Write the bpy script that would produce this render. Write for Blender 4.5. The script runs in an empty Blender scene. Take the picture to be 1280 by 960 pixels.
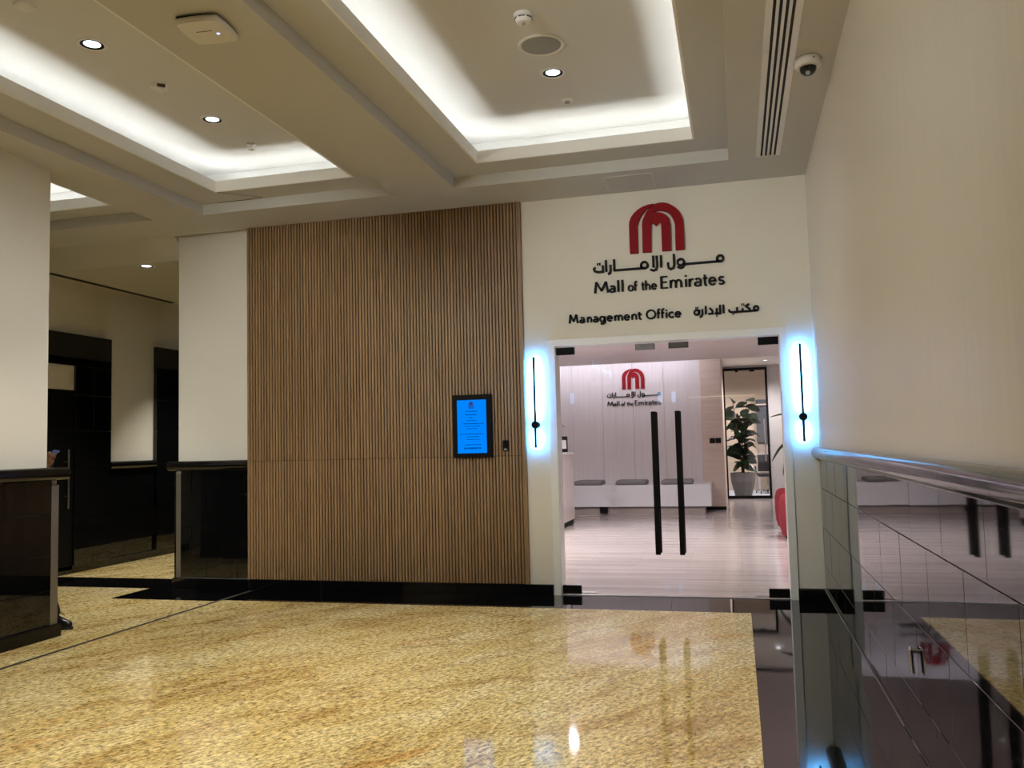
import bpy, bmesh, math, random
from mathutils import Vector, Matrix
from mathutils.geometry import tessellate_polygon
random.seed(7)
SC = bpy.context.scene
COL = SC.collection
PI = math.pi

# ------------------------------------------------------------------ camera, world, exposure
cam_data = bpy.data.cameras.new('camera')
cam_data.sensor_width = 36.0
cam_data.lens = 1068.82 / 1280 * 36.0
cam_data.clip_start = 0.05
cam = bpy.data.objects.new('camera', cam_data)
COL.objects.link(cam)
_R = Vector((0.96692988, 0.25381147, -0.02502688))
_U = Vector((0.04197428, -0.06157681, 0.99721936))
_F = Vector((-0.25156464, 0.96529168, 0.07019401))
cam.matrix_world = Matrix(((_R.x, _U.x, -_F.x, 0.0), (_R.y, _U.y, -_F.y, 0.0), (_R.z, _U.z, -_F.z, 1.45), (0, 0, 0, 1)))
SC.camera = cam
world = bpy.data.worlds.new('world')
SC.world = world
world.use_nodes = True
world.node_tree.nodes['Background'].inputs[0].default_value = (0.9, 0.93, 1.0, 1)
world.node_tree.nodes['Background'].inputs[1].default_value = 0.02
SC.view_settings.view_transform = 'Standard'
SC.view_settings.look = 'None'
SC.view_settings.gamma = 1.0
SC.view_settings.use_curve_mapping = False
SC.view_settings.exposure = 0.0
SC.cycles.max_bounces = 10
SC.cycles.diffuse_bounces = 5
SC.cycles.glossy_bounces = 5
SC.cycles.transparent_max_bounces = 12
SC.cycles.caustics_reflective = False
SC.cycles.caustics_refractive = False
SC.cycles.sample_clamp_indirect = 6.0
SC.cycles.use_denoising = True

# light levels (used by the lamp builders below)
W_DOWN = 175.0        # coffer downlights
W_CORR = 290.0         # passage downlights
W_FILL = 420.0      # fill spotlights added behind the viewer to brighten the walls
W_OFFICE = 400.0       # office downlights
E_COVE = 29.0          # LED strips in the coffers
E_SCONCE = 400.0       # LED backs of the two wall bars
WARM = (1.0, 0.96, 0.86)
NEUTRAL = (0.97, 1.0, 0.99)
OFFICE = (1.0, 0.94, 0.93)
COOL = (0.07, 0.38, 1.0)

# ------------------------------------------------------------------ materials
def nt(name):
    m = bpy.data.materials.new(name)
    m.use_nodes = True
    t = m.node_tree
    return m, t, t.nodes['Principled BSDF']

def coords(t, scale=(1, 1, 1), rot=(0, 0, 0), kind='POINT'):
    tc = t.nodes.new('ShaderNodeTexCoord')
    mp = t.nodes.new('ShaderNodeMapping')
    mp.vector_type = kind
    mp.inputs['Scale'].default_value = scale
    mp.inputs['Rotation'].default_value = rot
    t.links.new(tc.outputs['Object'], mp.inputs['Vector'])
    return mp.outputs['Vector']

def noise(t, vec, scale, detail=3.0, rough=0.55):
    n = t.nodes.new('ShaderNodeTexNoise')
    n.inputs['Scale'].default_value = scale
    n.inputs['Detail'].default_value = detail
    n.inputs['Roughness'].default_value = rough
    t.links.new(vec, n.inputs['Vector'])
    return n.outputs['Fac']

def ramp(t, fac, stops):
    r = t.nodes.new('ShaderNodeValToRGB')
    e = r.color_ramp.elements
    e[0].position, e[0].color = stops[0][0], (*stops[0][1], 1)
    e[1].position, e[1].color = stops[-1][0], (*stops[-1][1], 1)
    for p, c in stops[1:-1]:
        x = e.new(p)
        x.color = (*c, 1)
    t.links.new(fac, r.inputs['Fac'])
    return r.outputs['Color']

def mix(t, a, b, fac, mode='MIX'):
    m = t.nodes.new('ShaderNodeMix')
    m.data_type = 'RGBA'
    m.blend_type = mode
    for sock, v in ((m.inputs[0], fac), (m.inputs[6], a), (m.inputs[7], b)):
        if hasattr(v, 'is_linked'):
            t.links.new(v, sock)
        elif isinstance(v, tuple):
            sock.default_value = (*v, 1)
        else:
            sock.default_value = v
    return m.outputs[2]

def bump(t, p, fac, strength, dist=0.01):
    b = t.nodes.new('ShaderNodeBump')
    b.inputs['Strength'].default_value = strength
    b.inputs['Distance'].default_value = dist
    t.links.new(fac, b.inputs['Height'])
    t.links.new(b.outputs['Normal'], p.inputs['Normal'])

def plain(name, col, rough=0.5, metal=0.0, spec=0.5, var=0.06, scale=8.0, bmp=0.0, stretch=(1, 1, 1), coat=0.0):
    m, t, p = nt(name)
    v = coords(t, stretch)
    n = noise(t, v, scale, 4)
    lo = tuple(c * (1 - var) for c in col)
    hi = tuple(min(1, c * (1 + var)) for c in col)
    t.links.new(ramp(t, n, [(0.3, lo), (0.7, hi)]), p.inputs['Base Color'])
    p.inputs['Roughness'].default_value = rough
    p.inputs['Metallic'].default_value = metal
    p.inputs['Specular IOR Level'].default_value = spec
    p.inputs['Coat Weight'].default_value = coat
    if bmp:
        bump(t, p, n, bmp)
    return m

def emit(name, col, strength):
    m = bpy.data.materials.new(name)
    m.use_nodes = True
    t = m.node_tree
    t.nodes.clear()
    e = t.nodes.new('ShaderNodeEmission')
    e.inputs[0].default_value = (*col, 1)
    e.inputs[1].default_value = strength
    o = t.nodes.new('ShaderNodeOutputMaterial')
    t.links.new(e.outputs[0], o.inputs[0])
    return m

M = {}
M['plaster'] = plain('cream_plaster', (0.73, 0.69, 0.60), 0.55, var=0.02, scale=2.0)
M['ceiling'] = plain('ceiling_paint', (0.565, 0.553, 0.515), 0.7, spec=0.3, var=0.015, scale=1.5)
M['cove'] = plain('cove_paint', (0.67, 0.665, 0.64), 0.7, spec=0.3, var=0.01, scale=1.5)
M['lip'] = plain('cove_lip_lit_paint', (0.83, 0.81, 0.75), 0.7, spec=0.3, var=0.01, scale=1.5)  # paler than the ceiling paint: cove light on the lip put into the colour
M['white'] = plain('white_trim_paint', (0.80, 0.79, 0.76), 0.4, var=0.01)

def satin_wall():
    m, t, p = nt('satin_wall_paint')
    v = coords(t, (1, 9, 0.35))
    n = noise(t, v, 2.2, 4, 0.6)
    t.links.new(ramp(t, n, [(0.3, (0.74, 0.68, 0.585)), (0.7, (0.79, 0.725, 0.625))]), p.inputs['Base Color'])
    t.links.new(ramp(t, n, [(0.3, (0.30,) * 3), (0.7, (0.44,) * 3)]), p.inputs['Roughness'])
    bump(t, p, n, 0.12, 0.02)
    return m
M['satin'] = satin_wall()

def black_granite(name, rough=0.03, ior=1.62):
    m, t, p = nt(name)
    v = coords(t)
    n = noise(t, v, 240, 2, 0.6)
    t.links.new(ramp(t, n, [(0.55, (0.003, 0.003, 0.0033)), (0.80, (0.010, 0.010, 0.011))]), p.inputs['Base Color'])
    p.inputs['Roughness'].default_value = rough
    p.inputs['IOR'].default_value = ior
    return m
M['black'] = black_granite('polished_black_granite')
M['black_rail'] = black_granite('black_granite_bullnose', 0.10, 1.5)
M['grout'] = plain('dark_grout', (0.012, 0.012, 0.012), 0.85, spec=0.2)
M['grout_pale'] = plain('grey_grout', (0.32, 0.31, 0.29), 0.85, spec=0.2)
M['black_base'] = black_granite('black_granite_base', 0.12, 1.38)
M['joint'] = plain('joint_strip_metal', (0.085, 0.072, 0.052), 0.5, metal=0.3)

def gold_granite():
    m, t, p = nt('gold_granite')
    rot = (0, 0, math.radians(62))            # the stone's flow runs across the hall at a slant
    def flow(along, across, turn=0.0):
        return coords(t, (along, across, 1), (0, 0, rot[2] + math.radians(turn)), 'TEXTURE')
    big = noise(t, flow(2.0, 0.8), 1.2, 6, 0.68)
    mid = noise(t, flow(1.8, 0.7), 6.0, 5, 0.68)
    c = ramp(t, big, [(0.30, (0.36, 0.215, 0.065)), (0.43, (0.54, 0.385, 0.130)), (0.54, (0.64, 0.515, 0.245)), (0.68, (0.74, 0.66, 0.43))])
    c2 = ramp(t, mid, [(0.30, (0.32, 0.215, 0.085)), (0.48, (0.60, 0.47, 0.215)), (0.70, (0.78, 0.68, 0.43))])
    c = mix(t, c, c2, 0.42)
    grain = flow(1.5, 0.85)
    sp = noise(t, grain, 38, 5, 0.8)
    c = mix(t, c, ramp(t, sp, [(0.37, (0.15, 0.12, 0.085)), (0.48, (0.90, 0.89, 0.87)), (0.61, (1.65, 1.64, 1.58))]), 0.9, 'MULTIPLY')
    vo = t.nodes.new('ShaderNodeTexVoronoi')
    vo.inputs['Scale'].default_value = 52
    t.links.new(grain, vo.inputs['Vector'])
    c = mix(t, c, ramp(t, vo.outputs['Distance'], [(0.05, (0.58, 0.52, 0.44)), (0.40, (1.04, 1.04, 1.04))]), 0.8, 'MULTIPLY')
    vein = noise(t, flow(2.4, 0.9, -14), 0.8, 8, 0.62)
    c = mix(t, c, ramp(t, vein, [(0.480, (1, 1, 1)), (0.500, (0.50, 0.36, 0.22)), (0.505, (0.60, 0.45, 0.28)), (0.525, (1, 1, 1))]), 0.5, 'MULTIPLY')
    rust = noise(t, flow(2.2, 0.7, -8), 1.1, 7, 0.7)
    c = mix(t, c, ramp(t, rust, [(0.57, (1, 1, 1)), (0.70, (0.88, 0.55, 0.24))]), 0.85, 'MULTIPLY')
    t.links.new(c, p.inputs['Base Color'])
    p.inputs['Roughness'].default_value = 0.06
    p.inputs['IOR'].default_value = 1.42
    return m
M['granite'] = gold_granite()

def wood_slat():
    m, t, p = nt('brown_wood_slat')
    oi = t.nodes.new('ShaderNodeObjectInfo')
    tc = t.nodes.new('ShaderNodeTexCoord')
    ad = t.nodes.new('ShaderNodeVectorMath')
    ad.operation = 'ADD'
    t.links.new(tc.outputs['Object'], ad.inputs[0])
    t.links.new(oi.outputs['Random'], ad.inputs[1])
    mp = t.nodes.new('ShaderNodeMapping')
    mp.inputs['Scale'].default_value = (30, 30, 1.5)
    t.links.new(ad.outputs[0], mp.inputs['Vector'])
    n = noise(t, mp.outputs['Vector'], 2.5, 5, 0.6)
    c = ramp(t, n, [(0.3, (0.205, 0.118, 0.052)), (0.55, (0.265, 0.160, 0.076)), (0.75, (0.33, 0.208, 0.105))])
    c = mix(t, c, ramp(t, oi.outputs['Random'], [(0.0, (0.88, 0.88, 0.88)), (1.0, (1.12, 1.1, 1.08))]), 1.0, 'MULTIPLY')
    t.links.new(c, p.inputs['Base Color'])
    p.inputs['Roughness'].default_value = 0.48
    return m
M['slat'] = wood_slat()
M['slat_back'] = plain('dark_panel_backing', (0.055, 0.030, 0.014), 0.7)

def office_floor():
    m, t, p = nt('pale_wood_floor')
    v = coords(t, (0.25, 6.5, 1))
    n = noise(t, v, 1.4, 4, 0.6)
    c = ramp(t, n, [(0.30, (0.31, 0.27, 0.264)), (0.5, (0.39, 0.352, 0.347)), (0.70, (0.48, 0.445, 0.442))])
    br = t.nodes.new('ShaderNodeTexBrick')
    br.inputs['Scale'].default_value = 1.0
    br.inputs['Brick Width'].default_value = 1.2
    br.inputs['Row Height'].default_value = 0.16
    br.inputs['Mortar Size'].default_value = 0.002
    br.inputs['Color1'].default_value = (0.92, 0.92, 0.92, 1)
    br.inputs['Color2'].default_value = (1.06, 1.05, 1.04, 1)
    br.inputs['Mortar'].default_value = (0.7, 0.66, 0.64, 1)
    t.links.new(coords(t), br.inputs['Vector'])
    c = mix(t, c, br.outputs['Color'], 1.0, 'MULTIPLY')
    t.links.new(c, p.inputs['Base Color'])
    p.inputs['Roughness'].default_value = 0.16
    return m
M['office_floor'] = office_floor()

def grain(name, a, b, sc, rough=0.45, scale=2.0):
    m, t, p = nt(name)
    n = noise(t, coords(t, sc), scale, 5, 0.6)
    t.links.new(ramp(t, n, [(0.3, a), (0.7, b)]), p.inputs['Base Color'])
    p.inputs['Roughness'].default_value = rough
    return m
M['office_wall'] = grain('pale_wood_wall', (0.62, 0.58, 0.57), (0.69, 0.65, 0.64), (14, 14, 0.5))
M['office_ply'] = grain('beige_wood_end_panel', (0.56, 0.45, 0.375), (0.66, 0.55, 0.47), (1.0, 1.0, 12))
M['office_ceiling'] = grain('pale_wood_ceiling', (0.62, 0.535, 0.515), (0.72, 0.635, 0.61), (0.6, 10, 1))
M['grey_wall'] = plain('grey_office_paint', (0.46, 0.45, 0.45), 0.6, var=0.02)

def marble():
    m, t, p = nt('pale_marble')
    v = coords(t, (1, 1, 0.6), (0.5, 0.4, 0))
    wv = t.nodes.new('ShaderNodeTexWave')
    wv.inputs['Scale'].default_value = 0.6
    wv.inputs['Distortion'].default_value = 9
    wv.inputs['Detail'].default_value = 4
    t.links.new(v, wv.inputs['Vector'])
    t.links.new(ramp(t, wv.outputs['Fac'], [(0.0, (0.50, 0.44, 0.42)), (0.05, (0.70, 0.63, 0.60))]), p.inputs['Base Color'])
    p.inputs['Roughness'].default_value = 0.2
    return m
M['marble'] = marble()
M['bench'] = plain('white_lacquer', (0.66, 0.665, 0.71), 0.3, var=0.01)
M['bench_base'] = plain('taupe_laminate', (0.33, 0.285, 0.265), 0.5)
M['cushion'] = plain('grey_felt', (0.20, 0.195, 0.195), 0.9, var=0.15, scale=60, bmp=0.2)
M['red'] = plain('emblem_red', (0.24, 0.004, 0.009), 0.6, spec=0.15, var=0.04)
M['red_fabric'] = plain('red_upholstery', (0.19, 0.006, 0.014), 0.8, var=0.12, scale=50, bmp=0.2)
M['letter'] = plain('black_letter_acrylic', (0.006, 0.006, 0.006), 0.6, spec=0.2)
M['matt_black'] = plain('matt_black_metal', (0.0035, 0.0035, 0.0035), 0.55, spec=0.1)
M['steel'] = plain('brushed_steel', (0.50, 0.49, 0.47), 0.30, metal=1.0, stretch=(20, 20, 1))
M['chrome'] = plain('chrome', (0.75, 0.75, 0.74), 0.10, metal=1.0)
M['guard'] = plain('satin_corner_guard', (0.25, 0.225, 0.185), 0.42, metal=0.7, stretch=(20, 20, 1))
M['fixture_white'] = plain('white_plastic', (0.74, 0.72, 0.67), 0.45, var=0.01)
M['fixture_grey'] = plain('grey_speaker_cloth', (0.30, 0.30, 0.29), 0.8, var=0.1, scale=300)
M['diffuser'] = plain('diffuser_white_aluminium', (0.78, 0.77, 0.76), 0.4, var=0.01)
M['dark'] = plain('dark_void', (0.012, 0.012, 0.013), 0.8)
M['dome'] = plain('smoked_dome', (0.012, 0.012, 0.014), 0.06)
M['lens'] = emit('downlight_lens', (0.86, 0.94, 1.0), 5.0)
M['cove_led'] = emit('cove_led', (0.98, 1.0, 1.0), E_COVE)
M['office_led'] = emit('office_cove_led', (0.88, 0.86, 1.0), 32.0)
M['sconce_led'] = emit('sconce_led', COOL, E_SCONCE)
M['screen'] = emit('blue_screen', (0.0, 0.235, 1.0), 1.0)
M['screen_text'] = emit('screen_dark_text', (0.0, 0.055, 0.30), 1.0)
M['screen_logo'] = emit('screen_logo_dark', (0.035, 0.02, 0.11), 1.0)
M['blue_led'] = emit('blue_pilot_led', (0.35, 0.45, 1.0), 3.0)
M['lamp_blue'] = emit('pale_blue_lamp', (0.30, 0.62, 1.0), 5.0)
M['lamp_warm'] = emit('pale_warm_line', (1.0, 0.85, 0.6), 3.0)
M['leaf'] = plain('dark_green_leaf', (0.030, 0.075, 0.034), 0.32, var=0.35, scale=6)
M['leaf_light'] = plain('strap_green_leaf', (0.055, 0.105, 0.05), 0.38, var=0.3, scale=6)
M['bark'] = plain('brown_bark', (0.07, 0.045, 0.03), 0.8, var=0.3, scale=30)
M['soil'] = plain('dark_soil', (0.03, 0.022, 0.016), 0.95, var=0.4, scale=60)
M['pot'] = plain('grey_concrete_pot', (0.17, 0.165, 0.158), 0.7, var=0.12, scale=20)
M['carpet'] = plain('pale_blue_carpet', (0.42, 0.46, 0.50), 0.95, var=0.1, scale=80)
M['beige'] = grain('beige_office_wall', (0.52, 0.42, 0.32), (0.60, 0.49, 0.38), (1, 1, 14))
M['chair_black'] = plain('charcoal_mesh_fabric', (0.035, 0.036, 0.042), 0.8, var=0.2, scale=80)
M['panel_grey'] = plain('dark_grey_panel', (0.075, 0.085, 0.10), 0.35)
M['navy'] = plain('navy_cloth', (0.010, 0.012, 0.022), 0.85, var=0.2, scale=90)
M['charcoal'] = plain('black_trouser_cloth', (0.007, 0.007, 0.008), 0.9, var=0.2, scale=90)
M['skin'] = plain('skin', (0.26, 0.135, 0.085), 0.5, var=0.06, scale=20)
M['hair'] = plain('black_hair', (0.010, 0.008, 0.007), 0.55, var=0.3, scale=80)
M['shoe'] = plain('black_shoe_leather', (0.006, 0.006, 0.007), 0.28)
M['sole'] = plain('black_rubber_sole', (0.008, 0.008, 0.008), 0.7)
M['phone'] = plain('blue_phone_case', (0.10, 0.17, 0.55), 0.35)
M['paper'] = plain('white_paper', (0.28, 0.28, 0.28), 0.7)
M['eye'] = plain('eye_white', (0.7, 0.68, 0.65), 0.2)

def glass(name, tint=(1, 1, 1)):
    m = bpy.data.materials.new(name)
    m.use_nodes = True
    t = m.node_tree
    t.nodes.clear()
    ge = t.nodes.new('ShaderNodeNewGeometry')
    io = t.nodes.new('ShaderNodeMapRange')          # IOR of the face met from outside / from inside the pane
    io.inputs['To Min'].default_value = 1.5
    io.inputs['To Max'].default_value = 1 / 1.5
    t.links.new(ge.outputs['Backfacing'], io.inputs['Value'])
    fr = t.nodes.new('ShaderNodeFresnel')
    t.links.new(io.outputs[0], fr.inputs['IOR'])
    tr = t.nodes.new('ShaderNodeBsdfTransparent')
    tr.inputs[0].default_value = (*tint, 1)
    gl = t.nodes.new('ShaderNodeBsdfGlossy')
    gl.inputs['Roughness'].default_value = 0.0
    ms = t.nodes.new('ShaderNodeMixShader')
    t.links.new(fr.outputs[0], ms.inputs[0])
    t.links.new(tr.outputs[0], ms.inputs[1])
    t.links.new(gl.outputs[0], ms.inputs[2])
    o = t.nodes.new('ShaderNodeOutputMaterial')
    t.links.new(ms.outputs[0], o.inputs[0])
    return m
M['glass'] = glass('clear_glass', (0.985, 0.98, 0.985))

# ------------------------------------------------------------------ mesh helpers
def B():
    return bmesh.new()

def bx(bm, x0, x1, y0, y1, z0, z1, bev=0.0, seg=1):
    vs = [bm.verts.new(p) for p in ((x0, y0, z0), (x1, y0, z0), (x1, y1, z0), (x0, y1, z0), (x0, y0, z1), (x1, y0, z1), (x1, y1, z1), (x0, y1, z1))]
    fs = [bm.faces.new([vs[i] for i in q]) for q in ((3, 2, 1, 0), (4, 5, 6, 7), (0, 1, 5, 4), (1, 2, 6, 5), (2, 3, 7, 6), (3, 0, 4, 7))]
    if bev:
        es = list({e for f in fs for e in f.edges})
        bmesh.ops.bevel(bm, geom=es, offset=bev, segments=seg, profile=0.5, affect='EDGES')
    return bm

def tube(bm, a, b, r0, r1=None, n=12, cap=True):
    a, b = Vector(a), Vector(b)
    r1 = r0 if r1 is None else r1
    d = (b - a).normalized()
    u = d.orthogonal().normalized()
    w = d.cross(u)
    rings = []
    for c, r in ((a, r0), (b, r1)):
        rings.append([bm.verts.new(c + (u * math.cos(2 * PI * k / n) + w * math.sin(2 * PI * k / n)) * r) for k in range(n)])
    for k in range(n):
        bm.faces.new((rings[0][k], rings[0][(k + 1) % n], rings[1][(k + 1) % n], rings[1][k]))
    if cap:
        bm.faces.new(rings[0][::-1])
        bm.faces.new(rings[1])
    return bm

def path(bm, pts, r, n=8):
    """round tube along points; r is a number or one radius per point"""
    pts = [Vector(p) for p in pts]
    rs = r if isinstance(r, (list, tuple)) else [r] * len(pts)
    prev = None
    ref = None
    for i, c in enumerate(pts):
        d = (pts[min(i + 1, len(pts) - 1)] - pts[max(i - 1, 0)]).normalized()
        if ref is None:
            ref = d.orthogonal().normalized()
        u = (ref - d * ref.dot(d)).normalized()
        ref = u
        w = d.cross(u)
        ring = [bm.verts.new(c + (u * math.cos(2 * PI * k / n) + w * math.sin(2 * PI * k / n)) * rs[i]) for k in range(n)]
        if prev:
            for k in range(n):
                bm.faces.new((prev[k], prev[(k + 1) % n], ring[(k + 1) % n], ring[k]))
        else:
            bm.faces.new(ring[::-1])
        prev = ring
    bm.faces.new(prev)
    return bm

def lathe(bm, prof, cx, cy, n=24, z0=0.0, loop=False):
    """prof: (radius, z) from bottom or top; closed by caps where radius is > 0"""
    prev = None
    first = None
    if loop:
        prof = list(prof) + [prof[0]]
    for r, z in prof:
        if r < 1e-6:
            ring = [bm.verts.new((cx, cy, z0 + z))]
        else:
            ring = [bm.verts.new((cx + r * math.cos(2 * PI * k / n), cy + r * math.sin(2 * PI * k / n), z0 + z)) for k in range(n)]
        if prev is not None:
            if len(prev) == 1 and len(ring) > 1:
                for k in range(n):
                    bm.faces.new((prev[0], ring[(k + 1) % n], ring[k]))
            elif len(ring) == 1 and len(prev) > 1:
                for k in range(n):
                    bm.faces.new((prev[k], prev[(k + 1) % n], ring[0]))
            else:
                for k in range(n):
                    bm.faces.new((prev[k], prev[(k + 1) % n], ring[(k + 1) % n], ring[k]))
        else:
            first = ring
        prev = ring
    if loop:
        bmesh.ops.remove_doubles(bm, verts=first + prev, dist=1e-6)
        return bm
    if len(first) > 2:
        bm.faces.new(first[::-1])
    if len(prev) > 2:
        bm.faces.new(prev)
    return bm

def prism(bm, pts, axis, a, b):
    """extrude a closed 2-D outline; axis 'y': pts are (x, z); 'x': (y, z); 'z': (x, y)"""
    def P(p, t):
        return {'y': (p[0], t, p[1]), 'x': (t, p[0], p[1]), 'z': (p[0], p[1], t)}[axis]
    v0 = [bm.verts.new(P(p, a)) for p in pts]
    v1 = [bm.verts.new(P(p, b)) for p in pts]
    n = len(pts)
    if n > 6:
        for tri in tessellate_polygon([[Vector((p[0], p[1], 0)) for p in pts]]):
            bm.faces.new([v0[i] for i in tri])
            bm.faces.new([v1[i] for i in tri])
    else:
        bm.faces.new(v0)
        bm.faces.new(v1)
    for i in range(n):
        bm.faces.new((v0[i], v0[(i + 1) % n], v1[(i + 1) % n], v1[i]))
    return bm

def ball(bm, c, rx, ry=None, rz=None, seg=16, rings=10, rot=None):
    ry = rx if ry is None else ry
    rz = rx if rz is None else rz
    mt = Matrix.Translation(Vector(c)) @ (rot.to_4x4() if rot else Matrix.Identity(4)) @ Matrix.Diagonal((rx, ry, rz, 1))
    bmesh.ops.create_uvsphere(bm, u_segments=seg, v_segments=rings, radius=1.0, matrix=mt)
    return bm

def obj(name, bm, mat, parent=None, smooth=False):
    me = bpy.data.meshes.new(name)
    bmesh.ops.recalc_face_normals(bm, faces=bm.faces[:])
    bm.to_mesh(me)
    bm.free()
    return obj_me(name, me, mat, parent, smooth)

def obj_me(name, me, mat, parent=None, smooth=False):
    if mat is not None and len(me.materials) == 0:
        me.materials.append(M[mat] if isinstance(mat, str) else mat)
    if smooth:
        me.polygons.foreach_set('use_smooth', [True] * len(me.polygons))
        if hasattr(me, 'set_sharp_from_angle'):
            me.set_sharp_from_angle(angle=math.radians(40 if smooth is True else smooth))
    o = bpy.data.objects.new(name, me)
    COL.objects.link(o)
    if parent is not None:
        adopt(o, parent)
    return o

def wloc(o):
    v = Vector(o.location)
    p = o.parent
    while p is not None:
        p = None if p.parent is None else p.parent
    return v

BASES = {}
def adopt(o, parent):
    o.parent = parent
    o.matrix_parent_inverse = Matrix.Translation(-BASES.get(parent.name, Vector((0, 0, 0))))

def thing(name, label, cat, loc, group=None):
    o = bpy.data.objects.new(name, None)
    o.empty_display_size = 0.1
    COL.objects.link(o)
    o.location = loc
    BASES[o.name] = Vector(loc)
    o['label'] = label
    o['category'] = cat
    if group:
        o['group'] = group
    return o

def tag(o, label, cat, group=None):
    o['label'] = label
    o['category'] = cat
    if group:
        o['group'] = group
    return o

def struct(name, bm, mat, smooth=False):
    o = obj(name, bm, mat, None, smooth)
    o['kind'] = 'structure'
    return o

def group_struct(name):
    o = bpy.data.objects.new(name, None)
    COL.objects.link(o)
    o['kind'] = 'structure'
    return o

def dup(root, loc, label, group=None):
    r = root.copy()
    COL.objects.link(r)
    r.location = loc
    r['label'] = label
    if group:
        r['group'] = group
    for ch in list(root.children):
        c = ch.copy()
        COL.objects.link(c)
        c.parent = r
        c.matrix_parent_inverse = ch.matrix_parent_inverse
        for g in list(ch.children):
            d = g.copy()
            COL.objects.link(d)
            d.parent = c
            d.matrix_parent_inverse = g.matrix_parent_inverse
    return r

def spot(loc, watts, col, parent, size=85, blend=0.7, rad=0.04):
    l = bpy.data.lights.new('lamp', 'SPOT')
    l.energy = watts
    l.color = col
    l.spot_size = math.radians(size)
    l.spot_blend = blend
    l.shadow_soft_size = rad
    o = bpy.data.objects.new('lamp', l)
    COL.objects.link(o)
    o.location = loc
    if parent is not None:
        adopt(o, parent)
    return o

# ------------------------------------------------------------------ dimensions (metres)
D = 8.128          # back wall plane
RX = 0.706         # right wall plane
ZC = 3.847         # main ceiling
Z1 = 3.952         # first step of a coffer
Z2 = 4.060         # top of the cove lip
Z3 = 4.250         # coffer top
ZH = 1.25          # top of the tiled dado
YB = -9.0          # far end of the hall, behind the viewer
COURSES = ((0.108, 0.313), (0.313, 0.651), (0.651, 0.995), (0.995, 1.25))

# ------------------------------------------------------------------ floor
bm = B()
bx(bm, -4.925, 0.055, YB, 7.48, -0.06, 0.0)                    # main field
bx(bm, -9.2, -4.965, YB, 7.43, -0.06, 0.0)                     # beyond the movement joint
bx(bm, -9.2, -6.18, 7.43, 8.03, -0.06, 0.0)
bx(bm, -8.3, -5.9, 8.66, 14.2, -0.06, 0.0)                     # passage
floor = struct('floor', bm, 'granite')
def slab(x0, x1, y0, y1):
    obj('slab', bx(B(), x0 + .0006, x1 - .0006, y0 + .0006, y1 - .0006, -0.06, 0.0), 'black', floor)
y = 7.48
while y > YB:                                                  # black strip along the right wall
    y2 = max(YB, y - (3.06 if y > 7 else 1.8))
    slab(0.055, RX, y2, y)
    y = y2
for x0, x1 in ((-6.18, -4.965), (-4.925, -3.4), (-3.4, -1.7), (-1.7, -0.62), (-0.62, 0.055), (0.055, RX)):
    slab(x0, x1, 7.43 if x1 < -4.9 else 7.48, D)
slab(-8.2, -6.18, 8.03, 8.66)
slab(-6.18, -5.94, 8.13, 8.66)
slab(-6.18, -5.94, 8.128, 8.13)
joint = bx(B(), -4.965, -4.958, YB, 8.03, -0.06, 0.002)
bx(joint, -4.932, -4.925, YB, 8.03, -0.06, 0.002)
bx(joint, -4.958, -4.932, YB, 8.03, -0.06, -0.002)
struct('trim_1', joint, 'joint')
struct('floor_office', bx(B(), -5.2, 2.4, D, 21.5, -0.06, 0.0), 'office_floor')
struct('floor_back_office', bx(B(), -3.0, 3.4, 21.5, 26.0, -0.06, 0.0), 'carpet')

# ------------------------------------------------------------------ main ceiling with three coffers
# (outer rectangle, opening of the cove)
COFFERS = (((-2.455, 0.03, -1.3, 7.47), (-2.126, -0.255, -1.0, 7.14)),
           ((-5.14, -3.066, -1.3, 7.47), (-4.775, -3.338, -1.0, 7.14)),
           ((-7.75, -5.72, 5.95, 7.47), (-7.4, -6.005, 6.25, 7.165)))
bm = B()
t = 0.105
for x0, x1, y0, y1 in ((0.03, RX + .2, YB, D), (-2.455, 0.03, 7.47, D), (-2.455, 0.03, YB, -1.3), (-3.066, -2.455, YB, D),
                       (-5.14, -3.066, 7.47, D), (-5.14, -3.066, YB, -1.3), (-5.72, -5.14, YB, D),
                       (-7.75, -5.72, 7.47, D), (-7.75, -5.72, YB, 5.95), (-9.2, -7.75, YB, D)):
    bx(bm, x0, x1, y0, y1, ZC, ZC + t)
prism(bm, [(8.11, ZC), (8.38, 3.64), (8.38, ZC + t), (8.11, ZC + t)], 'x', -9.2, -5.945)   # slope down to it
bx(bm, -9.2, -5.945, 8.38, 14.2, 3.64, ZC + t)                      # lower ceiling of the passage
ceiling = struct('ceiling', bm, 'ceiling')
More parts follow.
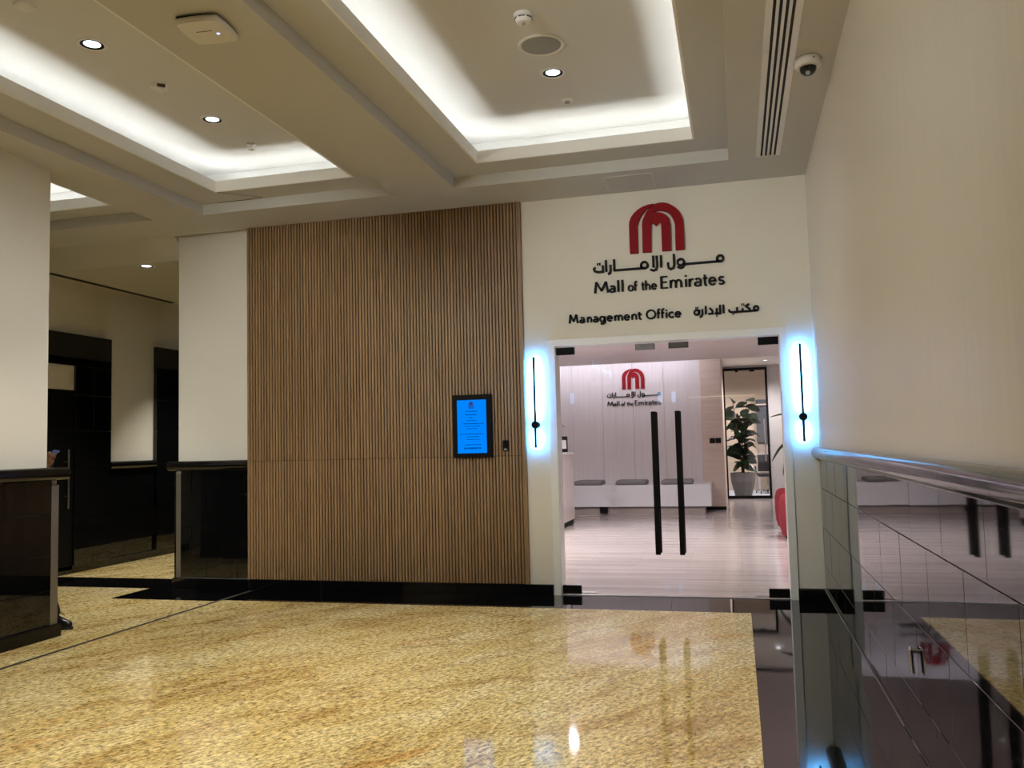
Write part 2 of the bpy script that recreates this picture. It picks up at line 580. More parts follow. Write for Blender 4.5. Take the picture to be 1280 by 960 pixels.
for (ox0, ox1, oy0, oy1), (ix0, ix1, iy0, iy1) in COFFERS:
    bm = B()
    for x0, x1, y0, y1 in ((ox0 - .02, ix0 - .018, oy0 - .02, oy1 + .02), (ix1 + .018, ox1 + .02, oy0 - .02, oy1 + .02), (ix0 - .018, ix1 + .018, iy1 + .018, oy1 + .02), (ix0 - .018, ix1 + .018, oy0 - .02, iy0 - .018)):
        bx(bm, x0, x1, y0, y1, Z1, Z1 + .045)
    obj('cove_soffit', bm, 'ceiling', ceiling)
    bm = B()
    u = .018                                                   # upstand that hides the tape
    for x0, x1, y0, y1 in ((ix0 - u, ix0, iy0 - u, iy1 + u), (ix1, ix1 + u, iy0 - u, iy1 + u), (ix0, ix1, iy1, iy1 + u), (ix0, ix1, iy0 - u, iy0)):
        bx(bm, x0, x1, y0, y1, Z1 + .0005, Z2)
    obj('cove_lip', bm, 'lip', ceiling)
    bm = B()
    bx(bm, ox0, ox1, oy0, oy1, Z3, Z3 + .05)
    for x0, x1, y0, y1 in ((ox0 - .05, ox0, oy0, oy1), (ox1, ox1 + .05, oy0, oy1), (ox0, ox1, oy1, oy1 + .05), (ox0, ox1, oy0 - .05, oy0)):
        bx(bm, x0, x1, y0, y1, Z1 + .045, Z3 + .05)
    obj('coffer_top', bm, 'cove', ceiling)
    bm = B()
    s = 0.09                                                   # LED tape on the ledge behind the lip
    w = 0.015
    for x0, x1, y0, y1 in ((ix0 - s - w, ix0 - s, iy0 - s, iy1 + s), (ix1 + s, ix1 + s + w, iy0 - s, iy1 + s),
                           (ix0 - s, ix1 + s, iy1 + s, iy1 + s + w), (ix0 - s, ix1 + s, iy0 - s - w, iy0 - s)):
        bx(bm, x0, x1, y0, y1, Z1 + .046, Z1 + .056)
    obj('led_strip', bm, 'cove_led', ceiling)
# hairline crack of a repaired board in the left coffer's soffit
crack = path(B(), [(-4.755, 7.145, Z1), (-4.60, 7.30, Z1), (-4.44, 7.43, Z1), (-4.62, 7.455, Z1), (-4.95, 7.46, Z1)], 0.0035, 4)
obj('board_joint', crack, 'grout', ceiling)

# ------------------------------------------------------------------ tiled dado: tile pieces are children of their wall
random.seed(3)
TILE_ME = {}
def tile_mesh(w, h, dep=0.012):
    k = (round(w, 3), round(h, 3))
    if k not in TILE_ME:
        b = bx(B(), -w / 2 + .0018, w / 2 - .0018, -dep, 0, -h / 2 + .0018, h / 2 - .0018, 0.0014)
        me = bpy.data.meshes.new('tile')
        bmesh.ops.recalc_face_normals(b, faces=b.faces[:])
        b.to_mesh(me)
        b.free()
        me.materials.append(M['black'])
        TILE_ME[k] = me
    return TILE_ME[k]

def tiles(wall, face, p0, p1, rows, width, plane, first=0.0, tilt=0.0009):
    """face: '-x' (looks to -X), '+x', '-y'; p0..p1 runs along the wall; plane = coordinate of the tile face"""
    for r, (z0, z1) in enumerate(rows):
        a = p0
        cut = p0 + (first if r % 2 == 0 else (first + width / 2) % width)
        if cut <= p0 + 0.02:
            cut += width
        while a < p1 - 1e-4:
            b = min(cut, p1)
            if p1 - b < 0.03:
                b = p1
            o = bpy.data.objects.new('tile', tile_mesh(b - a, z1 - z0))
            COL.objects.link(o)
            adopt(o, wall)
            c, zc = (a + b) / 2, (z0 + z1) / 2
            rz = {'-x': -PI / 2, '+x': PI / 2, '-y': 0.0}[face]
            d = 0.012
            o.location = {'-x': (plane + d, c, zc), '+x': (plane - d, c, zc), '-y': (c, plane + d, zc)}[face]
            o.rotation_euler = (random.gauss(0, tilt), 0, rz + random.gauss(0, tilt))
            a = b
            cut += width

def rail(name, pts_dir, plane, face, p0, p1, width, first=0.0):
    """bullnose capping of the dado, in stone lengths"""
    rt = group_struct(name)
    prof = [(0.0, 1.253)]
    n = 12
    for i in range(n + 1):
        an = -PI / 2 + PI * i / n
        prof.append((0.022 + 0.046 * math.cos(an), 1.304 + 0.051 * math.sin(an)))
    prof.append((0.0, 1.355))
    a = p0
    cut = p0 + (first or width)
    while a < p1 - 1e-4:
        b = min(cut, p1)
        if face == '-x':
            q = [(plane - u, z) for u, z in prof]
            bm = prism(B(), q, 'y', a + .001, b - .001)
        elif face == '+x':
            q = [(plane + u, z) for u, z in prof]
            bm = prism(B(), q, 'y', a + .001, b - .001)
        else:
            q = [(plane - u, z) for u, z in prof]
            bm = prism(B(), q, 'x', a + .001, b - .001)
        obj('rail_length', bm, 'black_rail', rt, smooth=50)
        a = b
        cut += width
    return rt

# right wall
wall_right = struct('wall_right', bx(B(), RX, RX + .2, YB, D + .2, 1.30, ZC + .1), 'satin')
obj('dado_backing', bx(B(), RX + .011, RX + .2, YB, D, 0.0, 1.30), 'grout', wall_right)
tiles(wall_right, '-x', 0.84, D, COURSES, 0.58, RX, 0.575)
obj('dado_slab', bx(B(), RX, RX + .011, YB, 0.839, 0.0, 1.25), 'black', wall_right)
rail('trim_2', 0, RX, '-x', 0.20, D, 0.594, 0.55)
base = prism(B(), [(RX, 0.0), (RX - .016, 0.0), (RX - .016, 0.104), (RX - .012, 0.108), (RX, 0.108)], 'y', YB, D)
struct('baseboard_right', base, 'black')

# back wall: plaster, tiled pier, opening of the office door
OX0, OX1, OZ = -1.675, 0.410, 2.385
bm = B()
bx(bm, -5.02, OX0 - .03, D, D + .19, 0, ZC + .1)                # the door frame lines the opening
bx(bm, OX0 - .03, OX1 + .03, D, D + .19, OZ + .03, ZC + .1)
bx(bm, OX1 + .03, RX, D, D + .19, 0, ZC + .1)
bx(bm, -5.945, -5.02, D + .07, D + .27, 1.30, ZC + .1)
wall_back = struct('wall_back', bm, 'plaster')
obj('dado_backing', bx(B(), -5.93, -5.02, D + .011, D + .27, 0.0, 1.30), 'grout_pale', wall_back)
obj('dado_side', bx(B(), -5.945, -5.93, D + .0, D + .27, 0.0, 1.25), 'black', wall_back)
tiles(wall_back, '-y', -5.867, -5.026, COURSES, 0.37, D, 0.32)
rail('trim_3', 0, D, '-y', -6.0, -5.026, 1.2)
obj('corner_guard', bx(B(), -5.925, -5.868, D - .002, D + .012, 0.103, 1.222, .002), 'guard', wall_back)
bb = group_struct('baseboard_back')
cuts = [-5.95, -5.008, -4.434, -3.86, -3.29, -2.72, -2.15, -1.752]
for a, b in zip(cuts, cuts[1:]):
    obj('base_length', bx(B(), a + .0015, b - .0015, D - .04, D, 0, 0.102, .003), 'black', bb)
obj('joint_strip', bx(B(), -5.013, -5.003, D - .042, D - .03, 0, 0.10), 'chrome', bb)
obj('base_length', bx(B(), 0.474, RX - .016, D - .04, D, 0, 0.106, .003), 'black', bb)

# left wall: a free-standing length of wall ending at the passage
wall_left = struct('wall_left', bx(B(), -7.2, -5.48, 3.0, 5.84, 1.30, ZC + .1), 'plaster')
obj('dado_backing', bx(B(), -7.2, -5.371, 3.0, 5.828, 0, 1.30), 'grout_pale', wall_left)
obj('dado_end', bx(B(), -7.2, -5.373, 5.828, 5.84, 0, 1.25), 'black', wall_left)
tiles(wall_left, '+x', 3.0, 5.768, ((0.108, 0.375), (0.375, 0.651), (0.651, 0.985), (0.985, 1.25)), 1.2, -5.36, 1.0)
rail('trim_4', 0, -5.36, '+x', 3.0, 5.90, 2.2)
obj('ledge', bx(B(), -7.2, -5.36, 3.0, 5.90, 1.253, 1.355, .01), 'black_rail', wall_left)
obj('corner_guard', bx(B(), -5.372, -5.358, 5.769, 5.842, 0.103, 1.212, .002), 'guard', wall_left)
struct('baseboard_left', bx(B(), -7.2, -5.335, 3.0, 5.862, 0, 0.105, .004), 'black_base')
# hall beyond the picture's edges: plain walls that close the room
struct('wall_left_far', bx(B(), -9.2, -9.0, YB, 14.2, 0, ZC + .1), 'plaster')
struct('wall_front', bx(B(), -9.2, RX + .2, YB - .2, YB, 0, ZC + .1), 'plaster')
struct('wall_left_near', bx(B(), -9.2, -5.48, YB, 1.2, 0, ZC + .1), 'plaster')
struct('ceiling_lid', bx(B(), -9.4, RX + .4, YB - .2, 14.3, 4.32, 4.36), 'ceiling')

# passage beyond the pier: side wall with two black stone portals
PX = -8.0
wall_passage = struct('wall_passage', bx(B(), PX - .2, PX, 3.0, 14.2, 0.0, 3.66), 'plaster')
struct('wall_passage_right', bx(B(), -5.945, -5.75, D + .27, 14.2, 0, 3.66), 'plaster')
struct('trim_8', bx(bx(B(), -5.96, -5.944, D + .28, 14.2, 0, 2.96), -7.98, -5.96, 14.18, 14.2, 0, 2.96), 'black')
struct('wall_passage_end', bx(B(), -8.2, -5.7, 14.2, 14.4, 0, 3.66), 'plaster')
obj('dado_backing', bx(B(), PX, PX + .008, 9.50, 10.50, 0.0, 1.26), 'grout', wall_passage)
tiles(wall_passage, '+x', 9.545, 10.455, ((0.10, 0.37), (0.37, 0.68), (0.68, 0.99), (0.99, 1.25)), 0.46, PX + .02, 0.3)
rail('trim_5', 0, PX + .01, '+x', 9.545, 10.455, 1.2)
struct('baseboard_passage', bx(B(), PX, PX + .035, 5.0, 14.2, 0, 0.10, .004), 'black')
def portal(name, y0, leaf0, leaf1, y1, transom, handle_y):
    g = group_struct(name)
    x0, x1 = PX, PX + .06
    for a, b in ((y0, leaf0), (leaf1, y1)):
        zs = [0.10, 0.37, 0.68, 0.99, 1.30, 1.75, 2.2, 2.56]
        for z0, z1 in zip(zs, zs[1:]):
            n = 2 if b - a > .5 else 1
            for k in range(n):
                w = (b - a) / n
                obj('stone_panel', bx(B(), x0, x1, a + k * w + .001, a + (k + 1) * w - .001, z0 + .001, z1 - .001, .002), 'black', g)
    n = 3
    for k in range(n):
        w = (y1 - y0) / n
        obj('stone_panel', bx(B(), x0, x1, y0 + k * w + .001, y0 + (k + 1) * w - .001, 2.561, 2.96, .002), 'black', g)
    obj('door_leaf', bx(B(), x0 + .005, x0 + .035, leaf0, leaf1, 0.05, 2.255), 'matt_black', g)
    if transom:
        obj('transom_panel', bx(B(), x0 + .005, x0 + .03, leaf0, leaf1, 2.258, 2.56), 'plaster', g)
    else:
        obj('transom_panel', bx(B(), x0 + .005, x0 + .03, leaf0, leaf1, 2.258, 2.56), 'black', g)
    h = tube(B(), (x0 + .095, handle_y, 0.80), (x0 + .095, handle_y, 1.52), 0.011)
    for z in (0.95, 1.37):
        tube(h, (x0 + .03, handle_y, z), (x0 + .095, handle_y, z), 0.007)
    obj('pull_handle', h, 'steel', g, True)
    return g
portal('door_2', 7.35, 7.95, 8.91, 9.543, True, 8.77)
portal('door_3', 10.457, 11.05, 12.05, 12.65, False, 11.2)

# ------------------------------------------------------------------ slatted wood wall panel
pan = thing('slat_wall_panel', 'wide brown wall panel of narrow vertical wood slats left of the office door', 'wall panel', (-3.5, D, 0.1))
obj('backing', bx(B(), -5.02, -1.986, D - .022, D, 0.103, ZC), 'slat_back', pan)
obj('edge_strip', bx(B(), -5.024, -4.996, D - .045, D, 0.103, ZC - .001, .002), 'slat', pan)
obj('edge_strip', bx(B(), -2.024, -1.984, D - .045, D, 0.103, ZC - .001, .002), 'slat', pan)
N = 89
pitch = (4.994 - 2.026) / N
for z0, z1 in ((0.105, 1.336), (1.340, ZC - .001)):
    b = bx(B(), -.0120, .0120, -.042, -.021, z0, z1, .003)
    me = bpy.data.meshes.new('slat')
    bmesh.ops.recalc_face_normals(b, faces=b.faces[:])
    b.to_mesh(me)
    b.free()
    for i in range(N):
        o = obj_me('slat', me, 'slat', pan)
        o.location = (-4.994 + pitch * (i + .5), D, 0)

# ------------------------------------------------------------------ office door: trim, glass leaves, fittings
M['lock_grey'] = plain('grey_lock_plate', (0.22, 0.215, 0.21), 0.5)
fr = group_struct('trim_6')
for a in (bx(B(), -1.748, OX0, D - .02, D + .2, 0, OZ, .002), bx(B(), OX1, 0.480, D - .02, D + .2, 0, OZ, .002), bx(B(), -1.748, 0.480, D - .02, D + .2, OZ, 2.452, .002)):
    obj('frame_member', a, 'white', fr)
struct('trim_7', bx(B(), OX0, OX1, D + .004, D + .05, 0.0, 0.006), 'steel')
gap = -0.648
GY0, GY1 = D + .018, D + .030
def door_leaf(name, label, x0, x1, hinge, hx, mx):
    t = thing(name, label, 'door', ((x0 + x1) / 2, D, 0), 'pair of glass office doors')
    obj('glass_pane', bx(B(), x0, x1, GY0, GY1, 0.014, 2.372), 'glass', t)
    px0, px1 = (x0, x0 + .18) if hinge < 0 else (x1 - .18, x1)
    obj('patch_fitting', bx(B(), px0, px1, GY0 - .012, GY1 + .012, 2.303, 2.374, .003), 'matt_black', t)
    obj('patch_fitting', bx(B(), px0, px1, GY0 - .012, GY1 + .012, 0.012, 0.092, .003), 'matt_black', t)
    h = bx(B(), hx - .024, hx + .024, GY0 - .085, GY0 - .060, 0.396, 1.722, .006, 2)
    for z in (0.62, 1.50):
        tube(h, (hx, GY0 - .062, z), (hx, GY0, z), 0.011)
    obj('pull_handle', h, 'matt_black', t)
    h = bx(B(), hx - .024, hx + .024, GY1 + .060, GY1 + .085, 0.396, 1.722, .006, 2)
    for z in (0.62, 1.50):
        tube(h, (hx, GY1, z), (hx, GY1 + .062, z), 0.011)
    obj('pull_handle', h, 'matt_black', t)
    obj('lock_plate', bx(B(), mx - .093, mx + .093, GY1, GY1 + .03, 2.315, 2.372, .003), M['lock_grey'], t)
    return t
door_leaf('glass_door', 'left leaf of the clear glass office doors with black bar handle', OX0 + .006, gap - .004, -1, -0.746, -0.81)
door_leaf('glass_door', 'right leaf of the clear glass office doors with black bar handle', gap + .004, OX1 - .006, 1, -0.525, -0.497)
for nm, x0, x1 in (('left', -1.60, -1.36), ('right', 0.12, 0.36)):
    o = obj('floor_closer_plate', bx(B(), x0, x1, D + .12, D + .20, 0.0, 0.007, .002), 'steel')
    tag(o, 'thin steel closer plate in the floor behind the %s glass door leaf' % nm, 'closer plate', 'floor closer plates')

# ------------------------------------------------------------------ signs: raised letters built from pen strokes
ARABIC_NAME = [('c', -0.08, 3.13, 0.028), [(-0.11, 3.127), (-0.108, 3.105)], [(-0.076, 3.103), (-0.408, 3.1)], ('c', -0.442, 3.122, 0.03), [(-0.412, 3.117), (-0.413, 3.088), (-0.426, 3.071), (-0.448, 3.067), (-0.475, 3.079)], [(-0.504, 3.205), (-0.504, 3.098), (-0.513, 3.073), (-0.536, 3.063), (-0.556, 3.076), (-0.561, 3.1), (-0.56, 3.13)], [(-0.624, 3.202), (-0.626, 3.087)], [(-0.698, 3.204), (-0.698, 3.091)], [(-0.664, 3.201), (-0.663, 3.1), (-0.675, 3.069), (-0.698, 3.061), (-0.728, 3.073)], ('c', -0.783, 3.12, 0.031), [(-0.813, 3.125), (-0.814, 3.093)], [(-0.782, 3.092), (-1.074, 3.091)], [(-1.071, 3.198), (-1.071, 3.087)], [(-1.108, 3.148), (-1.106, 3.096), (-1.113, 3.068), (-1.133, 3.058)], [(-1.15, 3.197), (-1.148, 3.083)], [(-1.182, 3.148), (-1.181, 3.086), (-1.23, 3.086), (-1.259, 3.096), (-1.268, 3.116), (-1.254, 3.137)], [(-1.236, 3.165), (-1.226, 3.164)], [(-1.215, 3.165), (-1.204, 3.164)]]
ARABIC_OFFICE = [('c', 0.222, 2.641, 0.02), [(0.224, 2.62), (0.171, 2.619)], [(0.16, 2.686), (0.132, 2.665), (0.164, 2.64), (0.165, 2.62)], [(0.171, 2.619), (0.06, 2.618), (0.004, 2.617), (-0.017, 2.626), (-0.023, 2.646)], [(0.102, 2.648), (0.102, 2.618)], [(0.052, 2.661), (0.052, 2.617)], [(0.089, 2.682), (0.097, 2.682)], [(0.107, 2.683), (0.115, 2.683)], [(0.011, 2.599), (0.019, 2.599)], [(-0.069, 2.694), (-0.07, 2.614)], [(-0.1, 2.694), (-0.101, 2.615), (-0.15, 2.615)], [(-0.131, 2.664), (-0.131, 2.615)], [(-0.137, 2.59), (-0.13, 2.59)], [(-0.195, 2.671), (-0.172, 2.644), (-0.17, 2.616), (-0.21, 2.615)], [(-0.23, 2.691), (-0.231, 2.613)], [(-0.262, 2.663), (-0.261, 2.619), (-0.272, 2.596), (-0.289, 2.591)], ('c', -0.314, 2.635, 0.022), [(-0.29, 2.659), (-0.293, 2.612)], [(-0.323, 2.679), (-0.316, 2.679)], [(-0.307, 2.679), (-0.299, 2.679)]]
def stroke_bm(bm, pts, w, y0, y1, thin=None, closed=False):
    """flat ribbon along pts (x, z), extruded y0..y1; thin = width of horizontal strokes"""
    n = len(pts)
    P = [Vector((a, b)) for a, b in pts]
    L, Rr = [], []
    for i in range(n):
        if closed:
            a, b = P[i] - P[i - 1], P[(i + 1) % n] - P[i]
        else:
            a = P[i] - P[i - 1] if i else P[1] - P[0]
            b = P[i + 1] - P[i] if i < n - 1 else a
        a, b = a.normalized(), b.normalized()
        d = (a + b)
        d = a if d.length < 1e-6 else d.normalized()
        k = 1.0 / max(0.55, math.sqrt(max(0.0, (1 + a.dot(b)) / 2)))
        ww = w if thin is None else thin + (w - thin) * abs(d.y) ** 1.2
        nrm = Vector((-d.y, d.x)) * (ww / 2 * k)
        L.append(P[i] + nrm)
        Rr.append(P[i] - nrm)
    def V(p, y):
        return bm.verts.new((p.x, y, p.y))
    q = [(V(L[i], y0), V(Rr[i], y0), V(L[i], y1), V(Rr[i], y1)) for i in range(n)]
    m = n if closed else n - 1
    for i in range(m):
        a, b = q[i], q[(i + 1) % n]
        for f in ((a[0], b[0], b[1], a[1]), (a[2], a[3], b[3], b[2]), (a[0], a[2], b[2], b[0]), (a[1], b[1], b[3], a[3])):
            bm.faces.new(f)
    if not closed:
        bm.faces.new((q[0][0], q[0][1], q[0][3], q[0][2]))
        bm.faces.new((q[-1][0], q[-1][2], q[-1][3], q[-1][1]))
    return bm

def arc(cx, cz, rx, rz, a0, a1, n=14):
    return [(cx + rx * math.cos(math.radians(a0 + (a1 - a0) * i / n)), cz + rz * math.sin(math.radians(a0 + (a1 - a0) * i / n))) for i in range(n + 1)]

# glyph skeletons: x-height 1, capitals 1.62; each is (width, strokes)
GL = {
    'M': (1.55, [[(0.10, 0), (0.26, 1.62)], [(0.26, 1.62), (0.80, 0.30)], [(0.80, 0.30), (1.30, 1.62)], [(1.30, 1.62), (1.50, 0)]]),
    'E': (0.86, [[(0.12, 0), (0.12, 1.62)], [(0.12, 1.56), (0.82, 1.56)], [(0.12, 0.84), (0.74, 0.84)], [(0.12, 0.06), (0.86, 0.06)]]),
    'O': (1.60, [arc(0.80, 0.81, 0.72, 0.79, 0, 360, 28)]),
    'a': (0.84, [[(0.70, 0), (0.70, 0.62)] + arc(0.42, 0.66, 0.28, 0.32, 0, 150, 8), arc(0.36, 0.27, 0.28, 0.25, 60, 300, 10) + [(0.70, 0.16)], [(0.50, 0.50), (0.70, 0.54)]]),
    'l': (0.24, [[(0.12, 0), (0.12, 1.72)]]),
    'o': (1.02, [arc(0.51, 0.49, 0.43, 0.48, 0, 360, 22)]),
    'f': (0.58, [[(0.22, 0), (0.22, 1.30)] + arc(0.44, 1.36, 0.22, 0.28, 170, 60, 6), [(0.02, 0.95), (0.54, 0.95)]]),
    't': (0.62, [[(0.24, 1.38), (0.24, 0.26)] + arc(0.45, 0.26, 0.21, 0.24, 190, 290, 6), [(0.02, 0.95), (0.58, 0.95)]]),
    'h': (0.94, [[(0.12, 0), (0.12, 1.68)], [(0.12, 0.62)] + arc(0.47, 0.60, 0.33, 0.36, 150, 0, 9) + [(0.80, 0)]]),
    'e': (0.96, [[(0.10, 0.52), (0.84, 0.52)] + arc(0.47, 0.50, 0.38, 0.46, 4, 322, 20)]),
    'm': (1.60, [[(0.12, 0), (0.12, 0.98)], [(0.12, 0.62)] + arc(0.45, 0.60, 0.31, 0.36, 150, 0, 9) + [(0.76, 0)], [(0.76, 0.62)] + arc(1.11, 0.60, 0.32, 0.36, 150, 0, 9) + [(1.43, 0)]]),
    'n': (0.94, [[(0.12, 0), (0.12, 0.98)], [(0.12, 0.62)] + arc(0.47, 0.60, 0.33, 0.36, 150, 0, 9) + [(0.80, 0)]]),
    'i': (0.24, [[(0.12, 0), (0.12, 0.98)], [(0.12, 1.30), (0.12, 1.48)]]),
    'r': (0.58, [[(0.12, 0), (0.12, 0.98)], [(0.12, 0.60)] + arc(0.44, 0.58, 0.30, 0.36, 150, 65, 6)]),
    's': (0.72, [arc(0.38, 0.71, 0.26, 0.24, 35, 250, 10) + arc(0.34, 0.26, 0.28, 0.23, 75, -150, 10)]),
    'g': (1.02, [arc(0.46, 0.48, 0.38, 0.46, 0, 360, 20), [(0.86, 0.98), (0.86, -0.10)] + arc(0.50, -0.10, 0.36, 0.33, 0, -150, 8)]),
    'c': (0.86, [arc(0.50, 0.49, 0.42, 0.47, 40, 320, 18)]),
}

def lettering(parent, rows, w, thin, X, Z, k, y0, y1):
    """rows: (glyph, left, right, baseline, unit) in the sign's own metres; X, Z, k place and scale it"""
    for ch, l, r, zb, unit in rows:
        gw, strokes = GL[ch]
        sx = (r - l) / gw
        b = B()
        for s in strokes:
            cl = len(s) > 4 and abs(s[0][0] - s[-1][0]) < 1e-4 and abs(s[0][1] - s[-1][1]) < 1e-4
            pts = [(X + k * (l + px * sx), Z + k * (zb + pz * unit)) for px, pz in s]
            wf = .80 if unit == .054 else 1.0
            stroke_bm(b, pts[:-1] if cl else pts, w * k * wf, y0, y1, None if thin is None else thin * k * wf, cl)
        obj('letter', b, 'letter', parent)

def arabic(parent, strokes, w, X, Z, k, y0, y1):
    for s in strokes:
        if s[0] == 'c':
            pts = arc(s[1], s[2], s[3], s[3], 0, 360, 20)[:-1]
            cl = True
        else:
            pts, cl = s, False
        stroke_bm_o = stroke_bm(B(), [(X + k * a, Z + k * b) for a, b in pts], w * k, y0, y1, None, cl)
        obj('arabic_stroke', stroke_bm_o, 'letter', parent)

NAME = [('M', -1.273, -1.133, 2.881, .0660), ('a', -1.125, -1.064, 2.881, .062), ('l', -1.050, -1.026, 2.881, .0655), ('l', -1.010, -0.986, 2.881, .0655),
        ('o', -0.946, -0.893, 2.881, .054), ('f', -0.890, -0.856, 2.881, .054), ('t', -0.820, -0.786, 2.881, .054), ('h', -0.782, -0.731, 2.881, .054), ('e', -0.723, -0.673, 2.881, .054),
        ('E', -0.640, -0.566, 2.883, .0715), ('m', -0.552, -0.433, 2.883, .075), ('i', -0.412, -0.390, 2.883, .075), ('r', -0.378, -0.329, 2.883, .075), ('a', -0.326, -0.256, 2.883, .075),
        ('t', -0.247, -0.198, 2.883, .075), ('e', -0.193, -0.123, 2.884, .075), ('s', -0.106, -0.049, 2.885, .075)]
_o = [('M', -1.528, -1.440), ('a', -1.424, -1.370), ('n', -1.350, -1.303), ('a', -1.292, -1.240), ('g', -1.230, -1.170), ('e', -1.158, -1.103), ('m', -1.085, -1.003), ('e', -0.993, -0.937), ('n', -0.922, -0.870), ('t', -0.864, -0.822),
      ('O', -0.783, -0.692), ('f', -0.684, -0.650), ('f', -0.645, -0.611), ('i', -0.602, -0.586), ('c', -0.574, -0.525), ('e', -0.515, -0.456)]
OFFICE_ROWS = [(c, a, b, 2.6035, .0515 if c != 'O' else .0505) for c, a, b in _o]

EMB_A = [(0, 0), (0, 427)] + [(381 - 381 * math.cos(math.radians(i)), 427 + 299 * math.sin(math.radians(i))) for i in range(12, 91, 13)] + \
        [(381, 726), (330, 679), (275, 655), (227, 608), (180, 540), (146, 480), (127, 416), (124, 0)]
EMB_B = [(190.5, 0), (195, 420), (206, 485), (235, 547), (267, 614), (329.5, 674), (401, 718), (460, 729), (522, 726), (590, 708), (650, 670), (705, 623), (747, 571), (776, 512), (795, 445), (803, 355), (802, 0),
         (672, 0), (677, 367), (668, 420), (653, 469), (616, 538), (567, 582), (498, 608), (428, 612), (357, 596), (427, 590), (497, 571), (555, 533), (598, 469), (608, 383), (604, 0),
         (476, 0), (476, 425), (461, 438), (399.5, 383), (346, 441), (330, 418), (316, 0)]
def emblem(parent, X, Z, k, y0, y1):
    s = .000641
    for pts, dy in ((EMB_A, .008), (EMB_B, 0.0)):
        b = prism(B(), [(X + k * (-0.915 + u * s), Z + k * (3.238 + v * s)) for u, v in pts], 'y', y0 + dy, y1)
        obj('emblem_arch', b, 'red', parent)

sg = thing('mall_name_sign', 'raised red arch emblem above black Arabic and English mall name over the office door', 'sign', (-0.66, D, 2.85))
emblem(sg, 0, 0, 1, D - .035, D)
arabic(sg, ARABIC_NAME, .0205, 0, 0, 1, D - .022, D)
lettering(sg, NAME, .0205, .0125, 0, 0, 1, D - .022, D)
so = thing('office_sign', 'raised black line reading Management Office in English and Arabic just above the door', 'sign', (-0.66, D, 2.58))
lettering(so, OFFICE_ROWS, .0178, .0150, 0, 0, 1, D - .018, D)
arabic(so, ARABIC_OFFICE, .0185, 0, 0, 1, D - .018, D)

# ------------------------------------------------------------------ wall fittings
sc = thing('notice_screen', 'black framed upright wall screen lit bright blue with dark text lines', 'screen', (-2.508, D, 1.33))
SY = D - .042
b = bx(B(), -2.706, -2.312, SY - .055, SY, 1.329, 1.947, .006, 2)
obj('casing', b, 'matt_black', sc)
sl, sr, sb, st = -2.660, -2.362, 1.372, 1.894
disp = obj('display', bx(B(), sl, sr, SY - .0565, SY - .053, sb, st), 'screen', sc)
def sx(px): return sl + (px - 228) / (536 - 228) * (sr - sl)
def sz(py): return st - (py - 183) / (750 - 183) * (st - sb)
random.seed(11)
bm = B()
for py, x0, x1, h in ((305, 322, 437, 9), (340, 316, 438, 11), (374, 356, 400, 7), (402, 332, 430, 8), (436, 282, 510, 8), (463, 300, 470, 8), (490, 330, 436, 8), (546, 254, 508, 8), (575, 322, 456, 7), (604, 326, 460, 7), (660, 312, 476, 8), (698, 296, 482, 17)):
    a = x0
    while a < x1:
        e = min(x1, a + random.uniform(10, 34))
        bx(bm, sx(a), sx(e), SY - .0573, SY - .0565, sz(py) - h * .00046, sz(py) + h * .00046)
        a = e + 7
obj('text_lines', bm, 'screen_text', disp)['kind'] = 'stuff'
bm = B()
for pts in (EMB_A, EMB_B):
    prism(bm, [(sx(352) + u * .000062, sz(278) + v * .000098) for u, v in pts], 'y', SY - .0573, SY - .0565)
obj('screen_emblem', bm, 'screen_logo', disp)

ic = thing('door_intercom', 'small black wall intercom with a grey button, right of the blue screen', 'intercom', (-2.18, D, 1.38))
b = bx(B(), -2.209, -2.152, SY - .028, SY, 1.384, 1.490, .005, 2)
obj('casing', b, 'matt_black', ic)
obj('button', bx(B(), -2.196, -2.165, SY - .031, SY - .027, 1.396, 1.408, .001), 'steel', ic)
obj('reader_window', bx(B(), -2.200, -2.161, SY - .0295, SY - .027, 1.425, 1.477, .001), 'dome', ic)

def sconce(label, x, xd):
    t = thing('bar_wall_light', label, 'wall light', (x, D, 1.41), 'bar wall lights beside the office door')
    yb = D - .058
    bar = bx(B(), x - .011, x + .011, yb - .008, yb + .004, 1.409, 2.290, .002)
    obj('bar', bar, 'matt_black', t)
    for z0, z1 in ((1.425, 1.575), (1.690, 2.275)):
        obj('led_back', bx(B(), x - .008, x + .008, yb + .0045, yb + .008, z0, z1), 'sconce_led', t)
    disc = tube(B(), (x, yb - .016, 1.631), (x, yb + .022, 1.631), .036, n=24)
    obj('disc_hub', disc, 'matt_black', t, True)
    stem = tube(B(), (x, yb + .02, 1.631), (x, D, 1.631), .012, n=12)
    tube(stem, (x, D - .012, 1.631), (x, D, 1.631), .034, n=24)
    obj('wall_mount', stem, 'matt_black', t, True)
sconce('tall black bar wall light with cool white glow, left of the glass doors', -1.880, 0)
sconce('tall black bar wall light with cool white glow, right of the glass doors', 0.583, 0)

key = thing('panel_latch', 'small chrome latch lever on a black tile low on the right wall', 'latch', (RX, 4.06, .48))
b = tube(B(), (RX, 4.055, .520), (RX - .022, 4.055, .520), .009, n=12)
tube(b, (RX - .016, 4.085, .528), (RX - .024, 4.045, .520), .007, n=10)
obj('spindle', b, 'chrome', key, True)
b = tube(B(), (RX - .022, 4.050, .522), (RX - .020, 4.033, .432), .0075, .0065, n=12)
obj('lever', b, 'chrome', key, True)

